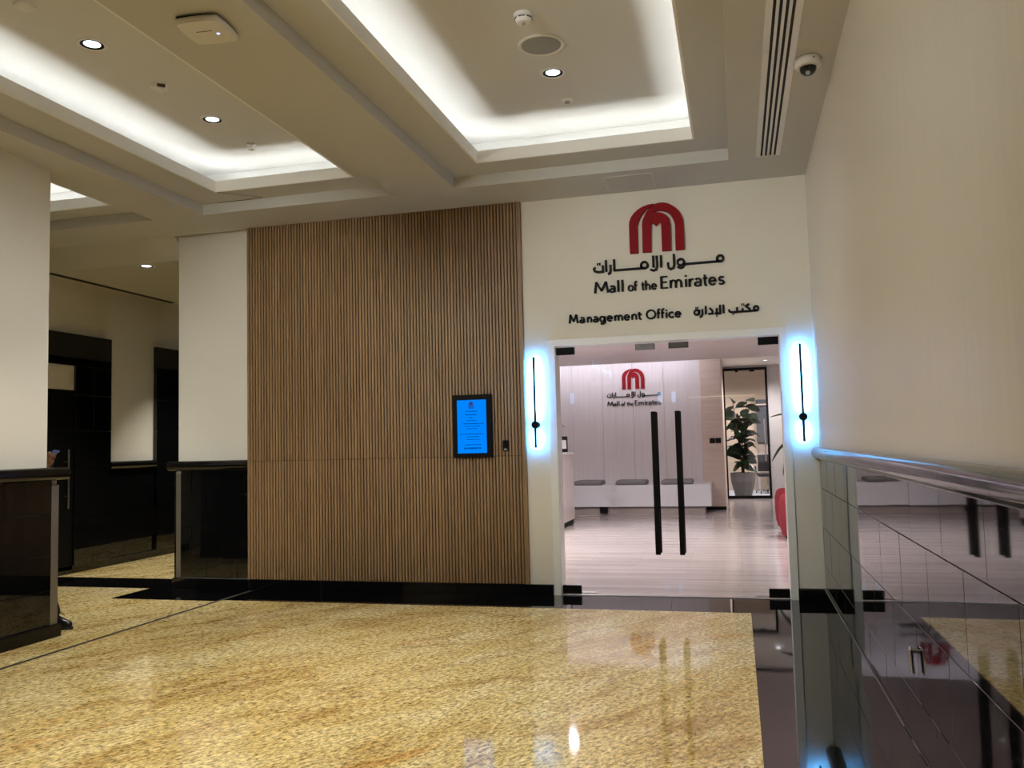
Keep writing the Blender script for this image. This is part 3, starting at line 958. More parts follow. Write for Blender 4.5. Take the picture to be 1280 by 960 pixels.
# ------------------------------------------------------------------ ceiling fittings
def downlight(x, y, z, label, watts, col, group, size=80, rad=.04):
    t = thing('downlight', label, 'downlight', (x, y, z), group)
    ring = lathe(B(), [(.074, -.001), (.098, -.001), (.100, -.004), (.096, -.008), (.080, -.008), (.074, -.005)], 0, 0, 32, 0.0, True)
    for v in ring.verts:
        v.co += Vector((x, y, z))
    obj('trim_ring', ring, 'fixture_white', t, True)
    baf = lathe(B(), [(.076, -.001), (.076, -.006), (.055, -.0025), (.055, -.0008)], x, y, 32, z, True)
    obj('baffle', baf, 'matt_black', t, True)
    obj('lens', lathe(B(), [(.0, -.0035), (.050, -.003), (.054, -.0015), (.054, -.0007)], x, y, 24, z), 'lens', t, True)
    spot((x, y, z - .03), watts, col, t, size, .7, rad)
    return t
dl = downlight(-4.149, 4.771, Z3, 'round downlight in the left ceiling coffer, nearest the viewer', W_DOWN, WARM, 'coffer downlights')
dup(dl, (-4.169, 6.19, Z3), 'round downlight in the left ceiling coffer, nearest the slat wall', 'coffer downlights')
dup(dl, (-1.231, 6.184, Z3), 'round downlight in the right ceiling coffer, beyond the round speaker', 'coffer downlights')
for i, (x, y) in enumerate(((-4.149, 3.35), (-4.149, 1.93), (-1.231, 4.65), (-1.231, 3.2), (-1.231, 1.75))):
    dup(dl, (x, y, Z3), 'overhead round downlight of the %s ceiling coffer, %s, out of the picture' % ('left' if x < -3 else 'right', ('nearer the door' if y > 4 else 'middle of the row' if y > 3 and x > -3 else 'nearer the door' if y > 3 else 'farthest from the door')), 'coffer downlights overhead')
dp = downlight(-6.607, 8.502, 3.64, 'round downlight in the low ceiling of the dark passage', W_CORR, WARM, None)
for x, y in ((-6.9, 10.6), (-6.9, 12.6)):
    dup(dp, (x, y, 3.64), 'round downlight deeper in the passage, %s of the two hidden by the pier' % ('nearer' if y < 11 else 'farther'), 'passage downlights')
dq = dup(dl, (-6.7, 6.75, Z3), 'round downlight in the small coffer of the passage bay', None)

def fill_spot(x, y, aim, label, watts, size):  # unseen lamp added out of view to lift the brightness of a wall
    t = thing('added_fill_spotlight', label, 'spotlight', (x, y, ZC), 'added fill spotlights behind the viewer')
    top = Vector((x, y, ZC))
    d = (Vector(aim) - top).normalized()
    piv = top + Vector((0, 0, -.13))
    b = tube(B(), top, top + Vector((0, 0, -.012)), .05, n=20)
    tube(b, top + Vector((0, 0, -.012)), piv, .010)
    obj('stem', b, 'fixture_white', t, True)
    obj('can', tube(B(), piv - d * .09, piv + d * .07, .045, .050, 20), 'fixture_white', t, True)
    obj('lens', tube(B(), piv + d * .0705, piv + d * .072, .042, n=20), 'lens', t)
    l = spot(tuple(piv + d * .09), watts, NEUTRAL, t, size, 1.0, .05)
    l.rotation_euler = d.to_track_quat('-Z', 'Y').to_euler()
fill_spot(-2.76, 1.2, (-.9, 8.1, 2.5), 'added unseen fill spotlight aimed at the office door wall', W_FILL, 55)
fill_spot(-2.76, .6, (-4.35, 8.1, 2.0), 'added unseen fill spotlight aimed at the slat wall and pier', W_FILL * 2.0, 42)
fill_spot(-2.76, .0, (.7, 5.2, 2.4), 'added unseen fill spotlight aimed at the right wall', W_FILL * .62, 65)
fill_spot(-2.76, 1.8, (-5.48, 5.2, 2.0), 'added unseen fill spotlight aimed at the left wall', W_FILL * .8, 50)

spk = thing('ceiling_speaker', 'large round grey speaker grille in the right ceiling coffer', 'speaker', (-1.216, 5.718, Z3))
obj('rim', lathe(B(), [(.138, -.0005), (.165, -.0005), (.167, -.004), (.158, -.010), (.140, -.008)], -1.216, 5.718, 40, Z3, True), 'fixture_white', spk, True)
obj('grille', lathe(B(), [(.0, -.010), (.08, -.0095), (.138, -.007), (.139, -.001)], -1.216, 5.718, 40, Z3), 'fixture_grey', spk, True)
smk = thing('smoke_detector', 'white smoke detector in the right ceiling coffer, nearest the viewer', 'smoke detector', (-1.234, 5.266, Z3))
obj('base', lathe(B(), [(.064, -.0005), (.064, -.020), (.060, -.024), (.0, -.024)], -1.234, 5.266, 32, Z3), 'fixture_white', smk, True)
obj('chamber', lathe(B(), [(.052, -.024), (.055, -.036), (.044, -.058), (.020, -.066), (.0, -.066)], -1.234, 5.266, 32, Z3), 'fixture_white', smk, True)
b = B()
for k in range(6):
    a0 = 2 * PI * k / 6 + .12
    pts = [(-1.234 + .0555 * math.cos(a0 + j * .16), 5.266 + .0555 * math.sin(a0 + j * .16), Z3 - .033) for j in range(6)]
    path(b, pts, .0038, 5)
obj('vent_slots', b, 'dark', smk)
obj('sensor_tip', lathe(B(), [(.010, -.064), (.010, -.076), (.004, -.080), (.0, -.080)], -1.230, 5.25, 12, Z3), 'fixture_grey', smk, True)
sp1 = thing('sprinkler', 'small round sprinkler cover in the right ceiling coffer, beyond the downlight', 'sprinkler', (-1.227, 6.732, Z3))
obj('escutcheon', lathe(B(), [(.048, -.0005), (.048, -.004), (.030, -.012), (.0, -.012)], -1.227, 6.732, 24, Z3), 'fixture_white', sp1, True)
obj('head', lathe(B(), [(.018, -.010), (.022, -.026), (.0, -.028)], -1.227, 6.732, 16, Z3), 'fixture_grey', sp1, True)
sp2 = thing('sprinkler', 'small chrome sprinkler head in the left ceiling coffer, beyond both downlights', 'sprinkler', (-4.185, 6.814, Z3))
obj('escutcheon', lathe(B(), [(.040, -.0005), (.040, -.005), (.022, -.014), (.0, -.014)], -4.185, 6.814, 24, Z3), 'chrome', sp2, True)
b = tube(B(), (-4.185, 6.814, Z3 - .012), (-4.185, 6.814, Z3 - .030), .010)
for s in (-1, 1):
    path(b, [(-4.185 + s * .010, 6.814, Z3 - .026), (-4.185 + s * .016, 6.814, Z3 - .040), (-4.185 + s * .004, 6.814, Z3 - .055)], .003, 6)
obj('frame_arms', b, 'chrome', sp2, True)
obj('deflector', lathe(B(), [(.0, -.054), (.024, -.054), (.024, -.057), (.0, -.057)], -4.185, 6.814, 16, Z3), 'chrome', sp2)
ds = thing('ceiling_disc', 'pale round cover plate in the left ceiling coffer at the top left corner', 'cover plate', (-4.175, 4.225, Z3))
obj('plate', lathe(B(), [(.062, -.0005), (.062, -.012), (.054, -.018), (.0, -.018)], -4.175, 4.225, 32, Z3), 'fixture_white', ds, True)
stb = thing('ceiling_strobe', 'small white wedge sensor with a dark red window between two left downlights', 'sensor', (-4.145, 5.47, Z3))
b = prism(B(), [(-.060, 0), (.060, 0), (.060, -.022), (.020, -.045), (-.060, -.030)], 'y', -.042, .042)
bmesh.ops.transform(b, matrix=Matrix.Translation((-4.145, 5.47, Z3 - .0005)) @ Matrix.Rotation(math.radians(40), 4, 'Z'), verts=b.verts)
obj('housing', b, 'fixture_white', stb)
b = bx(B(), -.018, .040, -.046, -.041, -.032, -.008)
bmesh.ops.transform(b, matrix=Matrix.Translation((-4.145, 5.47, Z3)) @ Matrix.Rotation(math.radians(40), 4, 'Z'), verts=b.verts)
obj('window', b, plain('dark_red_window', (0.05, 0.008, 0.006), 0.3), stb)

ap = thing('wireless_access_point', 'flat pale grey access point box with a blue light under the ceiling beam', 'access point', (-2.79, 4.08, ZC))
def ap_shape(z0, z1, s0, s1, bm):
    pts = []
    for q in range(4):
        for j in range(7):
            u = -1 + 2 * j / 7
            bulge = 1.0 + .10 * (1 - u * u)
            p = [(u, -bulge), (bulge, u), (-u, bulge), (-bulge, -u)][q]
            pts.append(p)
    n = len(pts)
    r0 = [bm.verts.new((p[0] * s0, p[1] * s0, z0)) for p in pts]
    r1 = [bm.verts.new((p[0] * s1, p[1] * s1, z1)) for p in pts]
    for i in range(n):
        bm.faces.new((r0[i], r0[(i + 1) % n], r1[(i + 1) % n], r1[i]))
    bm.faces.new(r0[::-1])
    bm.faces.new(r1)
    return bm
MA = Matrix.Translation((-2.785, 4.085, ZC)) @ Matrix.Rotation(math.radians(6), 4, 'Z')
def ap_part(name, b, mat, par=ap):
    bmesh.ops.transform(b, matrix=MA, verts=b.verts)
    return obj(name, b, mat, par)
b = ap_shape(-.030, -.048, .126, .118, B())
ap_shape(-.016, -.030, .122, .126, b)
ap_part('housing', b, 'fixture_white')
ap_part('mounting_plate', bx(B(), -.075, .075, -.075, .075, -.016, -.0005), 'dark')
b = B()
for k in range(3):
    path(b, [(-.115 + .03 * k, -.118, -.010), (-.05 + .02 * k, -.125, -.012 - .002 * k), (.03, -.116 + .01 * k, -.008)], .006, 6)
ap_part('cables', b, 'matt_black')
ap_part('status_light', bx(B(), .050, .066, .010, .026, -.0495, -.0478), 'blue_led')
ap_part('badge_line', bx(B(), -.055, .040, -.022, -.017, -.0488, -.0478), 'dark')

dm = thing('dome_camera', 'white dome security camera with smoked dome under the ceiling by the right wall', 'camera', (0.536, 5.60, ZC))
b = lathe(B(), [(.078, -.0005), (.082, -.006), (.082, -.046), (.074, -.056), (.050, -.058), (.0, -.058)], .536, 5.60, 36, ZC)
obj('housing', b, 'fixture_white', dm, True)
obj('dome', lathe(B(), [(.052, -.056), (.051, -.072), (.042, -.092), (.024, -.105), (.0, -.110)], .536, 5.60, 32, ZC), 'dome', dm, True)
b = tube(B(), (.536, 5.60, ZC - .09), (.530, 5.565, ZC - .104), .014, n=14)
obj('camera_eye', b, 'fixture_grey', dm, True)
b = B()
for k in range(3):
    a = 2 * PI * k / 3 - 1.2
    tube(b, (.536 + .080 * math.cos(a), 5.60 + .080 * math.sin(a), ZC - .024), (.536 + .0835 * math.cos(a), 5.60 + .0835 * math.sin(a), ZC - .024), .005, n=8)
obj('screws', b, 'dark', dm)['kind'] = 'stuff'

ld = thing('linear_air_diffuser', 'long white slot air diffuser with four black slots beside the right wall', 'air diffuser', (.36, 5.0, ZC))
lx0, lx1, ly0, ly1 = .254, .458, 0.6, 7.44
obj('slot_backing', bx(B(), lx0 + .004, lx1 - .004, ly0, ly1, ZC - .0022, ZC - .0004), 'dark', ld)
bars = [(lx0, lx0 + .040), (lx1 - .040, lx1)]
sw = (lx1 - lx0 - .080) / 7
bars += [(lx0 + .040 + sw * (2 * k + 1), lx0 + .040 + sw * (2 * k + 2)) for k in range(3)]
for a, c in sorted(bars):
    for y0, y1 in ((ly0, 5.398), (5.401, ly1)):
        obj('bar', bx(B(), a, c, y0, y1, ZC - .011, ZC - .002, .0015), 'diffuser', ld)
obj('end_cap', bx(B(), lx0, lx1, ly1 - .003, ly1 + .012, ZC - .011, ZC - .0004, .001), 'diffuser', ld)

hatch = thing('ceiling_access_panel', 'flush square access hatch in the ceiling above the red emblem', 'access hatch', (-.86, 7.82, ZC))
b = bx(B(), -1.085, -.640, 7.60, 7.606, ZC - .003, ZC - .0004)
bx(b, -1.085, -.640, 8.034, 8.040, ZC - .003, ZC - .0004)
bx(b, -1.085, -1.079, 7.606, 8.034, ZC - .003, ZC - .0004)
bx(b, -.646, -.640, 7.606, 8.034, ZC - .003, ZC - .0004)
obj('frame', b, 'fixture_white', hatch)
obj('panel', bx(B(), -1.076, -.649, 7.609, 8.031, ZC - .0042, ZC - .0004, .001), 'ceiling', hatch)
o = obj('slot_air_return', bx(B(), -7.935, -7.865, 8.42, 10.75, 3.632, 3.6398), 'dark')
tag(o, 'long dark slot in the low passage ceiling beside its left wall', 'air return')

# ------------------------------------------------------------------ office behind the glass
OY = 18.2          # feature wall
bm = B()
bx(bm, -5.2, -5.0, D + .2, OY, 0, 3.5)
struct('wall_office_left', bm, 'office_wall')
struct('wall_office_front', bx(bx(B(), -5.2, -1.70, D + .2, D + .24, 0, 3.5), .45, 2.4, D + .2, D + .24, 0, 3.5), 'office_wall')
struct('wall_office_right', bx(B(), 2.2, 2.4, D + .24, 21.5, 0, 3.5), 'grey_wall')
fw = group_struct('wall_office_feature')
px = [-5.0, -4.2, -3.4, -2.75, -2.1, -1.45, -0.69]
for a, b in zip(px, px[1:]):
    obj('wall_panel', bx(B(), a + .002, b - .002, OY, OY + .03, 0, 3.5), 'office_wall', fw)
obj('wall_core', bx(B(), -5.0, -.69, OY + .028, OY + .2, 0, 3.5), 'bench_base', fw)
obj('end_panel', bx(B(), -.69, -.27, OY - .04, 21.5, 0, 3.5, .003), 'office_ply', fw)
obj('skirting', bx(B(), -.72, -.262, OY - .052, OY - .03, 0, 0.07), 'matt_black', fw)
bm = B()
bx(bm, -5.2, 2.4, D + .24, 17.5, 3.05, 3.12)
oc = struct('ceiling_office', bm, 'office_ceiling')
obj('cove_top', bx(B(), -5.2, 2.4, 17.3, 21.5, 3.5, 3.56), 'white', oc)
obj('nook_ceiling', bx(B(), -.27, 2.4, 18.6, 21.5, 3.21, 3.26), 'white', oc)
obj('cove_edge', bx(B(), -5.2, 2.4, 17.49, 17.505, 3.045, 3.20), 'white', oc)
obj('led_strip', bx(B(), -5.0, -.75, 17.506, 17.53, 3.15, 3.19), 'office_led', oc)
# rear wall with the black framed glass door
bm = B()
bx(bm, -.27, 2.4, 21.5, 21.6, 3.16, 3.6)
bx(bm, .76, 2.4, 21.5, 21.6, 0, 3.16)
struct('wall_office_rear', bm, 'grey_wall')
d4 = thing('framed_glass_door', 'tall black framed glass door at the back of the bright office', 'door', (.24, 21.55, 0))
b = bx(B(), -.29, -.235, 21.46, 21.56, 0, 3.16)
bx(b, .715, .765, 21.46, 21.56, 0, 3.16)
bx(b, -.235, .715, 21.46, 21.56, 3.10, 3.16)
bx(b, -.235, .715, 21.46, 21.56, 0, 0.07)
obj('frame', b, 'matt_black', d4)
obj('pane', bx(B(), -.235, .715, 21.505, 21.515, 0.07, 3.10), 'glass', d4)
b = bx(B(), .02, .09, 21.44, 21.47, 3.06, 3.11)
bx(b, .36, .48, 21.44, 21.47, 3.06, 3.11)
obj('closer_boxes', b, 'matt_black', d4)
h = tube(B(), (.655, 21.42, .9), (.655, 21.42, 1.9), .016)
for z in (1.05, 1.75):
    tube(h, (.655, 21.42, z), (.655, 21.51, z), .010)
obj('pull_handle', h, 'steel', d4, True)
# back office
struct('wall_back_office_rear', bx(B(), -3.0, 3.4, 25.0, 25.2, 0, 3.6), 'beige')
struct('wall_back_office_left', bx(B(), -3.2, -3.0, 21.6, 25.2, 0, 3.6), 'beige')
struct('wall_back_office_right', bx(B(), 3.4, 3.6, 21.6, 25.2, 0, 3.6), 'beige')
struct('wall_back_office_front', bx(B(), -3.0, -.29, 21.5, 21.6, 0, 3.6), 'grey_wall')
struct('ceiling_back_office', bx(B(), -3.2, 3.6, 21.6, 25.2, 3.4, 3.5), 'white')
tv = thing('wall_panel_cabinet', 'tall dark grey panel hung on the beige wall behind the big plant', 'panel', (.72, 24.9, 1.4))
obj('body', bx(B(), .55, .93, 24.85, 25.0, 1.32, 2.52, .01), 'panel_grey', tv)
obj('top_shelf', bx(B(), .54, .94, 24.80, 25.0, 2.36, 2.40), 'office_ply', tv)
obj('lower_panel', bx(B(), .57, .91, 24.90, 25.0, 1.02, 1.31, .01), 'bench_base', tv)

def downlight_o(x, y, z, label, g, size=155, w=W_OFFICE):
    return downlight(x, y, z, label, w, OFFICE, g, size, .11)
do = downlight_o(-2.6, 11.2, 3.05, 'round downlight in the office ceiling, front row, middle', 'office downlights')
for x in (-4.2, -2.6, 1.5):
    for y in (11.2, 12.9):
        if (x, y) != (-2.6, 11.2):
            dup(do, (x, y, 3.05), 'round downlight in the office ceiling, %s row, %s' % ('front' if y < 12 else 'rear', 'left, above the counter side' if x < -4 else 'right, above the red chairs' if x > 0 else 'middle'), 'office downlights')
dup(do, (.7, 20.2, 3.21), 'round downlight in the nook before the black framed door', None)
dup(do, (-.6, 23.4, 3.40), 'round downlight in the back office, left of the plant', 'back office downlights')
dup(do, (1.4, 23.4, 3.40), 'round downlight in the back office, right of the plant', 'back office downlights')

s2 = thing('mall_name_sign', 'smaller red arch emblem with mall name on the pale wall inside the office', 'sign', (-2.06, OY, 2.2))
K2 = .925
XX, ZZ = -2.077 + .657 * K2, 2.555 - 3.238 * K2
emblem(s2, XX, ZZ, K2, OY - .03, OY)
arabic(s2, ARABIC_NAME, .0185, XX, ZZ - .02, K2, OY - .02, OY)
lettering(s2, NAME, .0185, .0105, XX, ZZ - .02, K2, OY - .02, OY)

bn = thing('wall_bench', 'long white box bench on a recessed base along the office wall', 'bench', (-2.0, 17.7, 0))
obj('seat_box', bx(B(), -4.2, -.53, 17.2, OY, .145, .575, .006), 'bench', bn)
obj('base', bx(B(), -4.2, -.66, 17.28, OY, 0, .145), 'bench_base', bn)
obj('socket_box', bx(B(), -2.72, -2.57, 17.17, 17.28, .03, .144), 'matt_black', bn)
for lab, x0, x1 in (('left', -3.25, -2.685), ('middle', -2.40, -1.79), ('right', -1.49, -.875)):
    b = bx(B(), x0, x1, 17.23, 17.85, .5755, .665, .035, 4)
    o = obj('seat_cushion', b, 'cushion', None, True)
    tag(o, 'grey felt seat cushion on the white office bench, %s of the three' % lab, 'cushion', 'cushions on the office bench')
for lab, x0, x1 in (('left', -.545, -.435), ('right', -.425, -.315)):
    o = obj('switch_plate', bx(B(), x0, x1, OY - .055, OY - .04, 1.365, 1.475, .004), 'matt_black')
    tag(o, 'square black switch plate on the beige end wall, %s of the pair' % lab, 'switch', 'switches on the office wall')

ct = thing('reception_counter', 'pale marble reception counter at the left edge of the glass doors', 'counter', (-3.4, 14.8, 0))
obj('front_panel', bx(B(), -4.3, -2.88, 14.0, 15.31, .09, 1.24, .004), 'marble', ct)
obj('worktop', bx(B(), -4.32, -2.865, 13.98, 15.33, 1.24, 1.28, .004), 'bench', ct)
obj('plinth', bx(B(), -4.25, -2.90, 14.03, 15.29, 0, .09), 'matt_black', ct)
tb = thing('desk_display', 'small black framed card stand on the marble reception counter', 'display stand', (-2.98, 14.9, 1.28))
b = bx(B(), -3.10, -2.905, 14.93, 14.955, 1.283, 1.565, .004)
obj('frame', b, 'matt_black', tb)
obj('card', bx(B(), -3.08, -2.925, 14.926, 14.931, 1.345, 1.50), 'paper', tb)
obj('stand', bx(B(), -3.04, -2.97, 14.92, 15.02, 1.2805, 1.286), 'matt_black', tb)

def leaf_mesh(name, L, W, droop, mat, n=6, fold=.12):
    """broad leaf along +X from the origin"""
    bm = B()
    rows = []
    for i in range(n + 1):
        s = i / n
        w = W * math.sin(PI * min(1, s * .92 + .06)) ** .8
        x, z = L * s, -droop * s * s
        rows.append([bm.verts.new((x, -w, z + fold * w)), bm.verts.new((x, 0, z)), bm.verts.new((x, w, z + fold * w))])
    for a, c in zip(rows, rows[1:]):
        for k in range(2):
            bm.faces.new((a[k], c[k], c[k + 1], a[k + 1]))
    ext = bmesh.ops.solidify(bm, geom=bm.faces[:], thickness=.004)
    me = bpy.data.meshes.new(name)
    bmesh.ops.recalc_face_normals(bm, faces=bm.faces[:])
    bm.to_mesh(me)
    bm.free()
    me.materials.append(M[mat])
    me.polygons.foreach_set('use_smooth', [True] * len(me.polygons))
    return me

def put_leaf(me, loc, yaw, pitch, roll, scale, parent):
    o = bpy.data.objects.new('leaf', me)
    COL.objects.link(o)
    adopt(o, parent)
    o.location = loc
    o.rotation_euler = (roll, pitch, yaw)
    o.scale = (scale,) * 3
    return o

# big plant in a faceted pot behind the framed glass door
pl = thing('potted_fiddle_leaf_plant', 'tall broad-leaved green plant in a faceted grey pot behind the framed door', 'potted plant', (.10, 22.2, 0))
prof = [(.20, 0), (.30, .38), (.315, .60), (.285, .60), (.27, .52), (.0, .52)]
obj('pot', lathe(B(), prof, .10, 22.2, 9), 'pot', pl)
obj('soil', lathe(B(), [(.268, .525), (.0, .545)], .10, 22.2, 16), 'soil', pl)
stems = [[(.10, 22.2, .52), (.08, 22.18, 1.0), (.02, 22.17, 1.6), (-.06, 22.16, 2.35)], [(.12, 22.2, .52), (.17, 22.2, 1.1), (.22, 22.2, 1.7), (.28, 22.2, 2.42)], [(.09, 22.22, .52), (.14, 22.26, .95), (.12, 22.3, 1.5), (.10, 22.3, 2.0)]]
b = B()
for s in stems:
    path(b, s, [.022, .018, .013, .008], 8)
obj('stem', b, 'bark', pl, True)
random.seed(5)
lm = leaf_mesh('leaf', .36, .125, .10, 'leaf')
for s in stems:
    for k in range(24):
        u = .16 + .84 * k / 23
        f = u * 3
        i = min(2, int(f))
        p = Vector(s[i]).lerp(Vector(s[i + 1]), f - i)
        put_leaf(lm, p, k * 2.4 + random.uniform(-.4, .4), random.uniform(-.75, .45), random.uniform(-1.0, 1.0), random.uniform(.75, 1.15), pl)

oc2 = thing('office_swivel_chair', 'charcoal swivel chair behind the framed glass door, right of the pot', 'office chair', (.72, 23.6, 0))
cx, cy = .74, 23.6
b = B()
for k in range(5):
    a = 2 * PI * k / 5 + .3
    tube(b, (cx, cy, .10), (cx + .30 * math.cos(a), cy + .30 * math.sin(a), .07), .024, .014, 8)
obj('base', b, 'chrome', oc2, True)
b = B()
for k in range(5):
    a = 2 * PI * k / 5 + .3
    tube(b, (cx + .31 * math.cos(a) - .012, cy + .31 * math.sin(a), .03), (cx + .31 * math.cos(a) + .012, cy + .31 * math.sin(a), .03), .03, n=12)
obj('castors', b, 'matt_black', oc2, True)
obj('gas_lift', tube(B(), (cx, cy, .08), (cx, cy, .44), .026), 'chrome', oc2, True)
obj('seat', bx(B(), cx - .25, cx + .25, cy - .25, cy + .25, .44, .53, .04, 4), 'chair_black', oc2, True)
b = bx(B(), cx - .24, cx + .24, cy - .30, cy - .25, .58, 1.02, .022, 3)
obj('backrest', b, 'chair_black', oc2, True)
b = B()
for s in (-1, 1):
    path(b, [(cx + s * .26, cy - .05, .48), (cx + s * .30, cy - .05, .66), (cx + s * .30, cy - .18, .69), (cx + s * .30, cy + .12, .69)], .018, 8)
obj('armrests', b, 'matt_black', oc2, True)
dk = thing('office_desk', 'pale desk with papers in the back office beyond the swivel chair', 'desk', (1.5, 24.3, 0))
obj('desktop', bx(B(), .45, 2.2, 24.0, 24.7, .98, 1.02, .004), 'office_ply', dk)
for x in (.52, 2.10):
    obj('leg', bx(B(), x, x + .05, 24.05, 24.65, 0, .98), 'bench', dk)
o = obj('paper_stack', bx(B(), .50, .72, 24.05, 24.34, 1.0205, 1.05), 'paper')
tag(o, 'white stack of paper on the pale desk in the back office', 'paper')

# red tub chairs, only their left edges show past the door frame
def tub_chair(cx, cy, label):
    t = thing('red_tub_chair', label, 'armchair', (cx, cy, 0), 'red tub chairs in the office')
    n = 28
    def ringpt(r, a, z):
        return (cx + r * math.cos(a), cy + r * math.sin(a), z)
    obj('seat', lathe(B(), [(.0, .05), (.27, .05), (.30, .12), (.30, .34), (.26, .40), (.0, .41)], cx, cy, 28), 'red_fabric', t, True)
    bm = B()
    prev = None
    a0, a1 = math.radians(55), math.radians(305)
    cols = 26
    prof = [(.30, .045), (.375, .05), (.405, .16), (.415, .34), (.41, .50), (.385, .60), (.345, .635), (.305, .60), (.295, .48), (.295, .30)]
    for i in range(cols + 1):
        a = a0 + (a1 - a0) * i / cols
        s = min(1, min(i, cols - i) / 4)
        k = .72 + .28 * math.sin(PI / 2 * s)
        ring = [bm.verts.new(ringpt(r, a, .045 + (z - .045) * k)) for r, z in prof]
        if prev:
            for j in range(len(prof)):
                j2 = (j + 1) % len(prof)
                bm.faces.new((prev[j], prev[j2], ring[j2], ring[j]))
        else:
            bm.faces.new(ring[::-1])
        prev = ring
    bm.faces.new(prev)
    obj('shell', bm, 'red_fabric', t, True)
    obj('base_ring', lathe(B(), [(.0, 0), (.33, 0), (.34, .02), (.33, .046), (.0, .046)], cx, cy, 28), 'matt_black', t, True)
    return t
tub_chair(.955, 14.35, 'red tub armchair at the right edge of the glass doors, the farther one')
tub_chair(.955, 13.05, 'red tub armchair at the right edge of the glass doors, the nearer one')

# strap-leaved plant beside the chairs, leaves reach past the door frame
sp = thing('potted_strap_leaf_plant', 'arching strap-leaved plant at the right edge of the glass doors', 'potted plant', (1.15, 13.7, 0))
obj('pot', lathe(B(), [(.16, 0), (.20, .45), (.205, .78), (.18, .78), (.17, .70), (.0, .70)], 1.15, 13.7, 20), 'pot', sp, True)
obj('soil', lathe(B(), [(.172, .705), (.0, .72)], 1.15, 13.7, 16), 'soil', sp)
def strap(pts, w):
    bm = B()
    P = [Vector(p) for p in pts]
    fine = []
    for i in range(len(P) - 1):
        p0, p1, p2, p3 = P[max(i - 1, 0)], P[i], P[i + 1], P[min(i + 2, len(P) - 1)]
        for j in range(5):
            u = j / 5
            fine.append(.5 * ((2 * p1) + (p2 - p0) * u + (2 * p0 - 5 * p1 + 4 * p2 - p3) * u * u + (3 * p1 - p0 - 3 * p2 + p3) * u ** 3))
    fine.append(P[-1])
    rows = []
    m = len(fine) - 1
    for i, c in enumerate(fine):
        d = (fine[min(i + 1, m)] - fine[max(i - 1, 0)]).normalized()
        side = d.cross(Vector((0, .35, 1))).normalized()
        ww = w * (math.sin(PI * min(1, .12 + .88 * i / m)) ** .7 if i < m else .02)
        up = side.cross(d)
        rows.append([bm.verts.new(c - side * ww + up * ww * .3), bm.verts.new(c), bm.verts.new(c + side * ww + up * ww * .3)])
    for a, c in zip(rows, rows[1:]):
        for k in range(2):
            bm.faces.new((a[k], c[k], c[k + 1], a[k + 1]))
    bmesh.ops.solidify(bm, geom=bm.faces[:], thickness=.004)
    return bm
S0 = (1.15, 13.7, .72)
for pts, w in (([S0, (1.05, 13.7, 1.35), (.92, 13.7, 1.72), (.76, 13.7, 1.80), (.50, 13.7, 1.76)], .07),
               ([S0, (1.02, 13.68, 1.10), (.82, 13.66, 1.33), (.66, 13.66, 1.30), (.50, 13.66, 1.08)], .07),
               ([S0, (1.08, 13.75, 1.05), (.92, 13.78, 1.22), (.74, 13.78, 1.12), (.66, 13.78, .86)], .05),
               ([S0, (1.25, 13.75, 1.3), (1.4, 13.8, 1.6), (1.6, 13.8, 1.6)], .05),
               ([S0, (1.2, 13.6, 1.4), (1.25, 13.45, 1.8), (1.3, 13.25, 1.9)], .05),
               ([S0, (1.3, 13.7, 1.0), (1.5, 13.7, 1.15), (1.7, 13.65, .95)], .05),
               ([S0, (1.13, 13.85, 1.4), (1.15, 14.0, 1.8), (1.2, 14.2, 1.9)], .05)):
    obj('leaf', strap(pts, w), 'leaf_light', sp, True)
# small plant on the counter
cp = thing('potted_counter_plant', 'small green plant on the marble reception counter', 'potted plant', (-3.30, 15.0, 1.28))
obj('pot', lathe(B(), [(.07, .0), (.10, .18), (.085, .18), (.08, .15), (.0, .15)], -3.30, 15.0, 18, 1.2805), 'pot', cp, True)
S0 = (-3.30, 15.0, 1.43)
for pts in ([S0, (-3.22, 15.0, 1.66), (-3.10, 15.0, 1.76), (-2.93, 15.0, 1.73)], [S0, (-3.25, 14.98, 1.62), (-3.14, 14.95, 1.70), (-2.99, 14.92, 1.79)], [S0, (-3.4, 15.0, 1.7), (-3.5, 15.05, 1.78), (-3.66, 15.05, 1.74)],
            [S0, (-3.33, 14.9, 1.7), (-3.36, 14.8, 1.8), (-3.4, 14.65, 1.8)], [S0, (-3.3, 15.1, 1.7), (-3.28, 15.2, 1.8), (-3.25, 15.3, 1.78)]):
    obj('leaf', strap(pts, .035), 'leaf', cp, True)

# ------------------------------------------------------------------ lit shop front across the hall, seen only as reflections in the glass
ls = thing('far_shop_light', 'leftmost of three pale blue lamps across the hall, seen mirrored in the glass', 'lamp', (-4.73, YB, 2.6), 'pale blue lamps across the hall')
obj('tube', bx(B(), -4.79, -4.67, YB + .02, YB + .06, 2.62, 2.93, .03, 3), 'lamp_blue', ls)
obj('bracket', bx(B(), -4.76, -4.70, YB, YB + .02, 2.70, 2.85), 'matt_black', ls)
for x, w in ((-2.12, 'middle'), (-1.73, 'rightmost')):
    dup(ls, (x, YB, 2.53), w + ' of three pale blue lamps across the hall, seen mirrored in the glass', ls['group'])
lb = obj('far_light_line', bx(B(), -1.3, .55, YB, YB + .03, 2.66, 2.69), 'lamp_warm')
tag(lb, 'thin warm light line across the hall, seen mirrored in the glass', 'lamp')
hs = thing('hanging_shop_sign', 'pale blue lit sign hung across the hall, seen mirrored in the glass', 'sign', (-3.36, -6.0, ZC))
obj('back_plate', bx(B(), -3.66, -3.06, -6.04, -6.01, 3.05, 3.66, .004), 'matt_black', hs)
b = tube(B(), (-3.55, -6.025, 3.66), (-3.55, -6.025, ZC), .008)
tube(b, (-3.17, -6.025, 3.66), (-3.17, -6.025, ZC), .008)
obj('hanger', b, 'steel', hs)
random.seed(21)
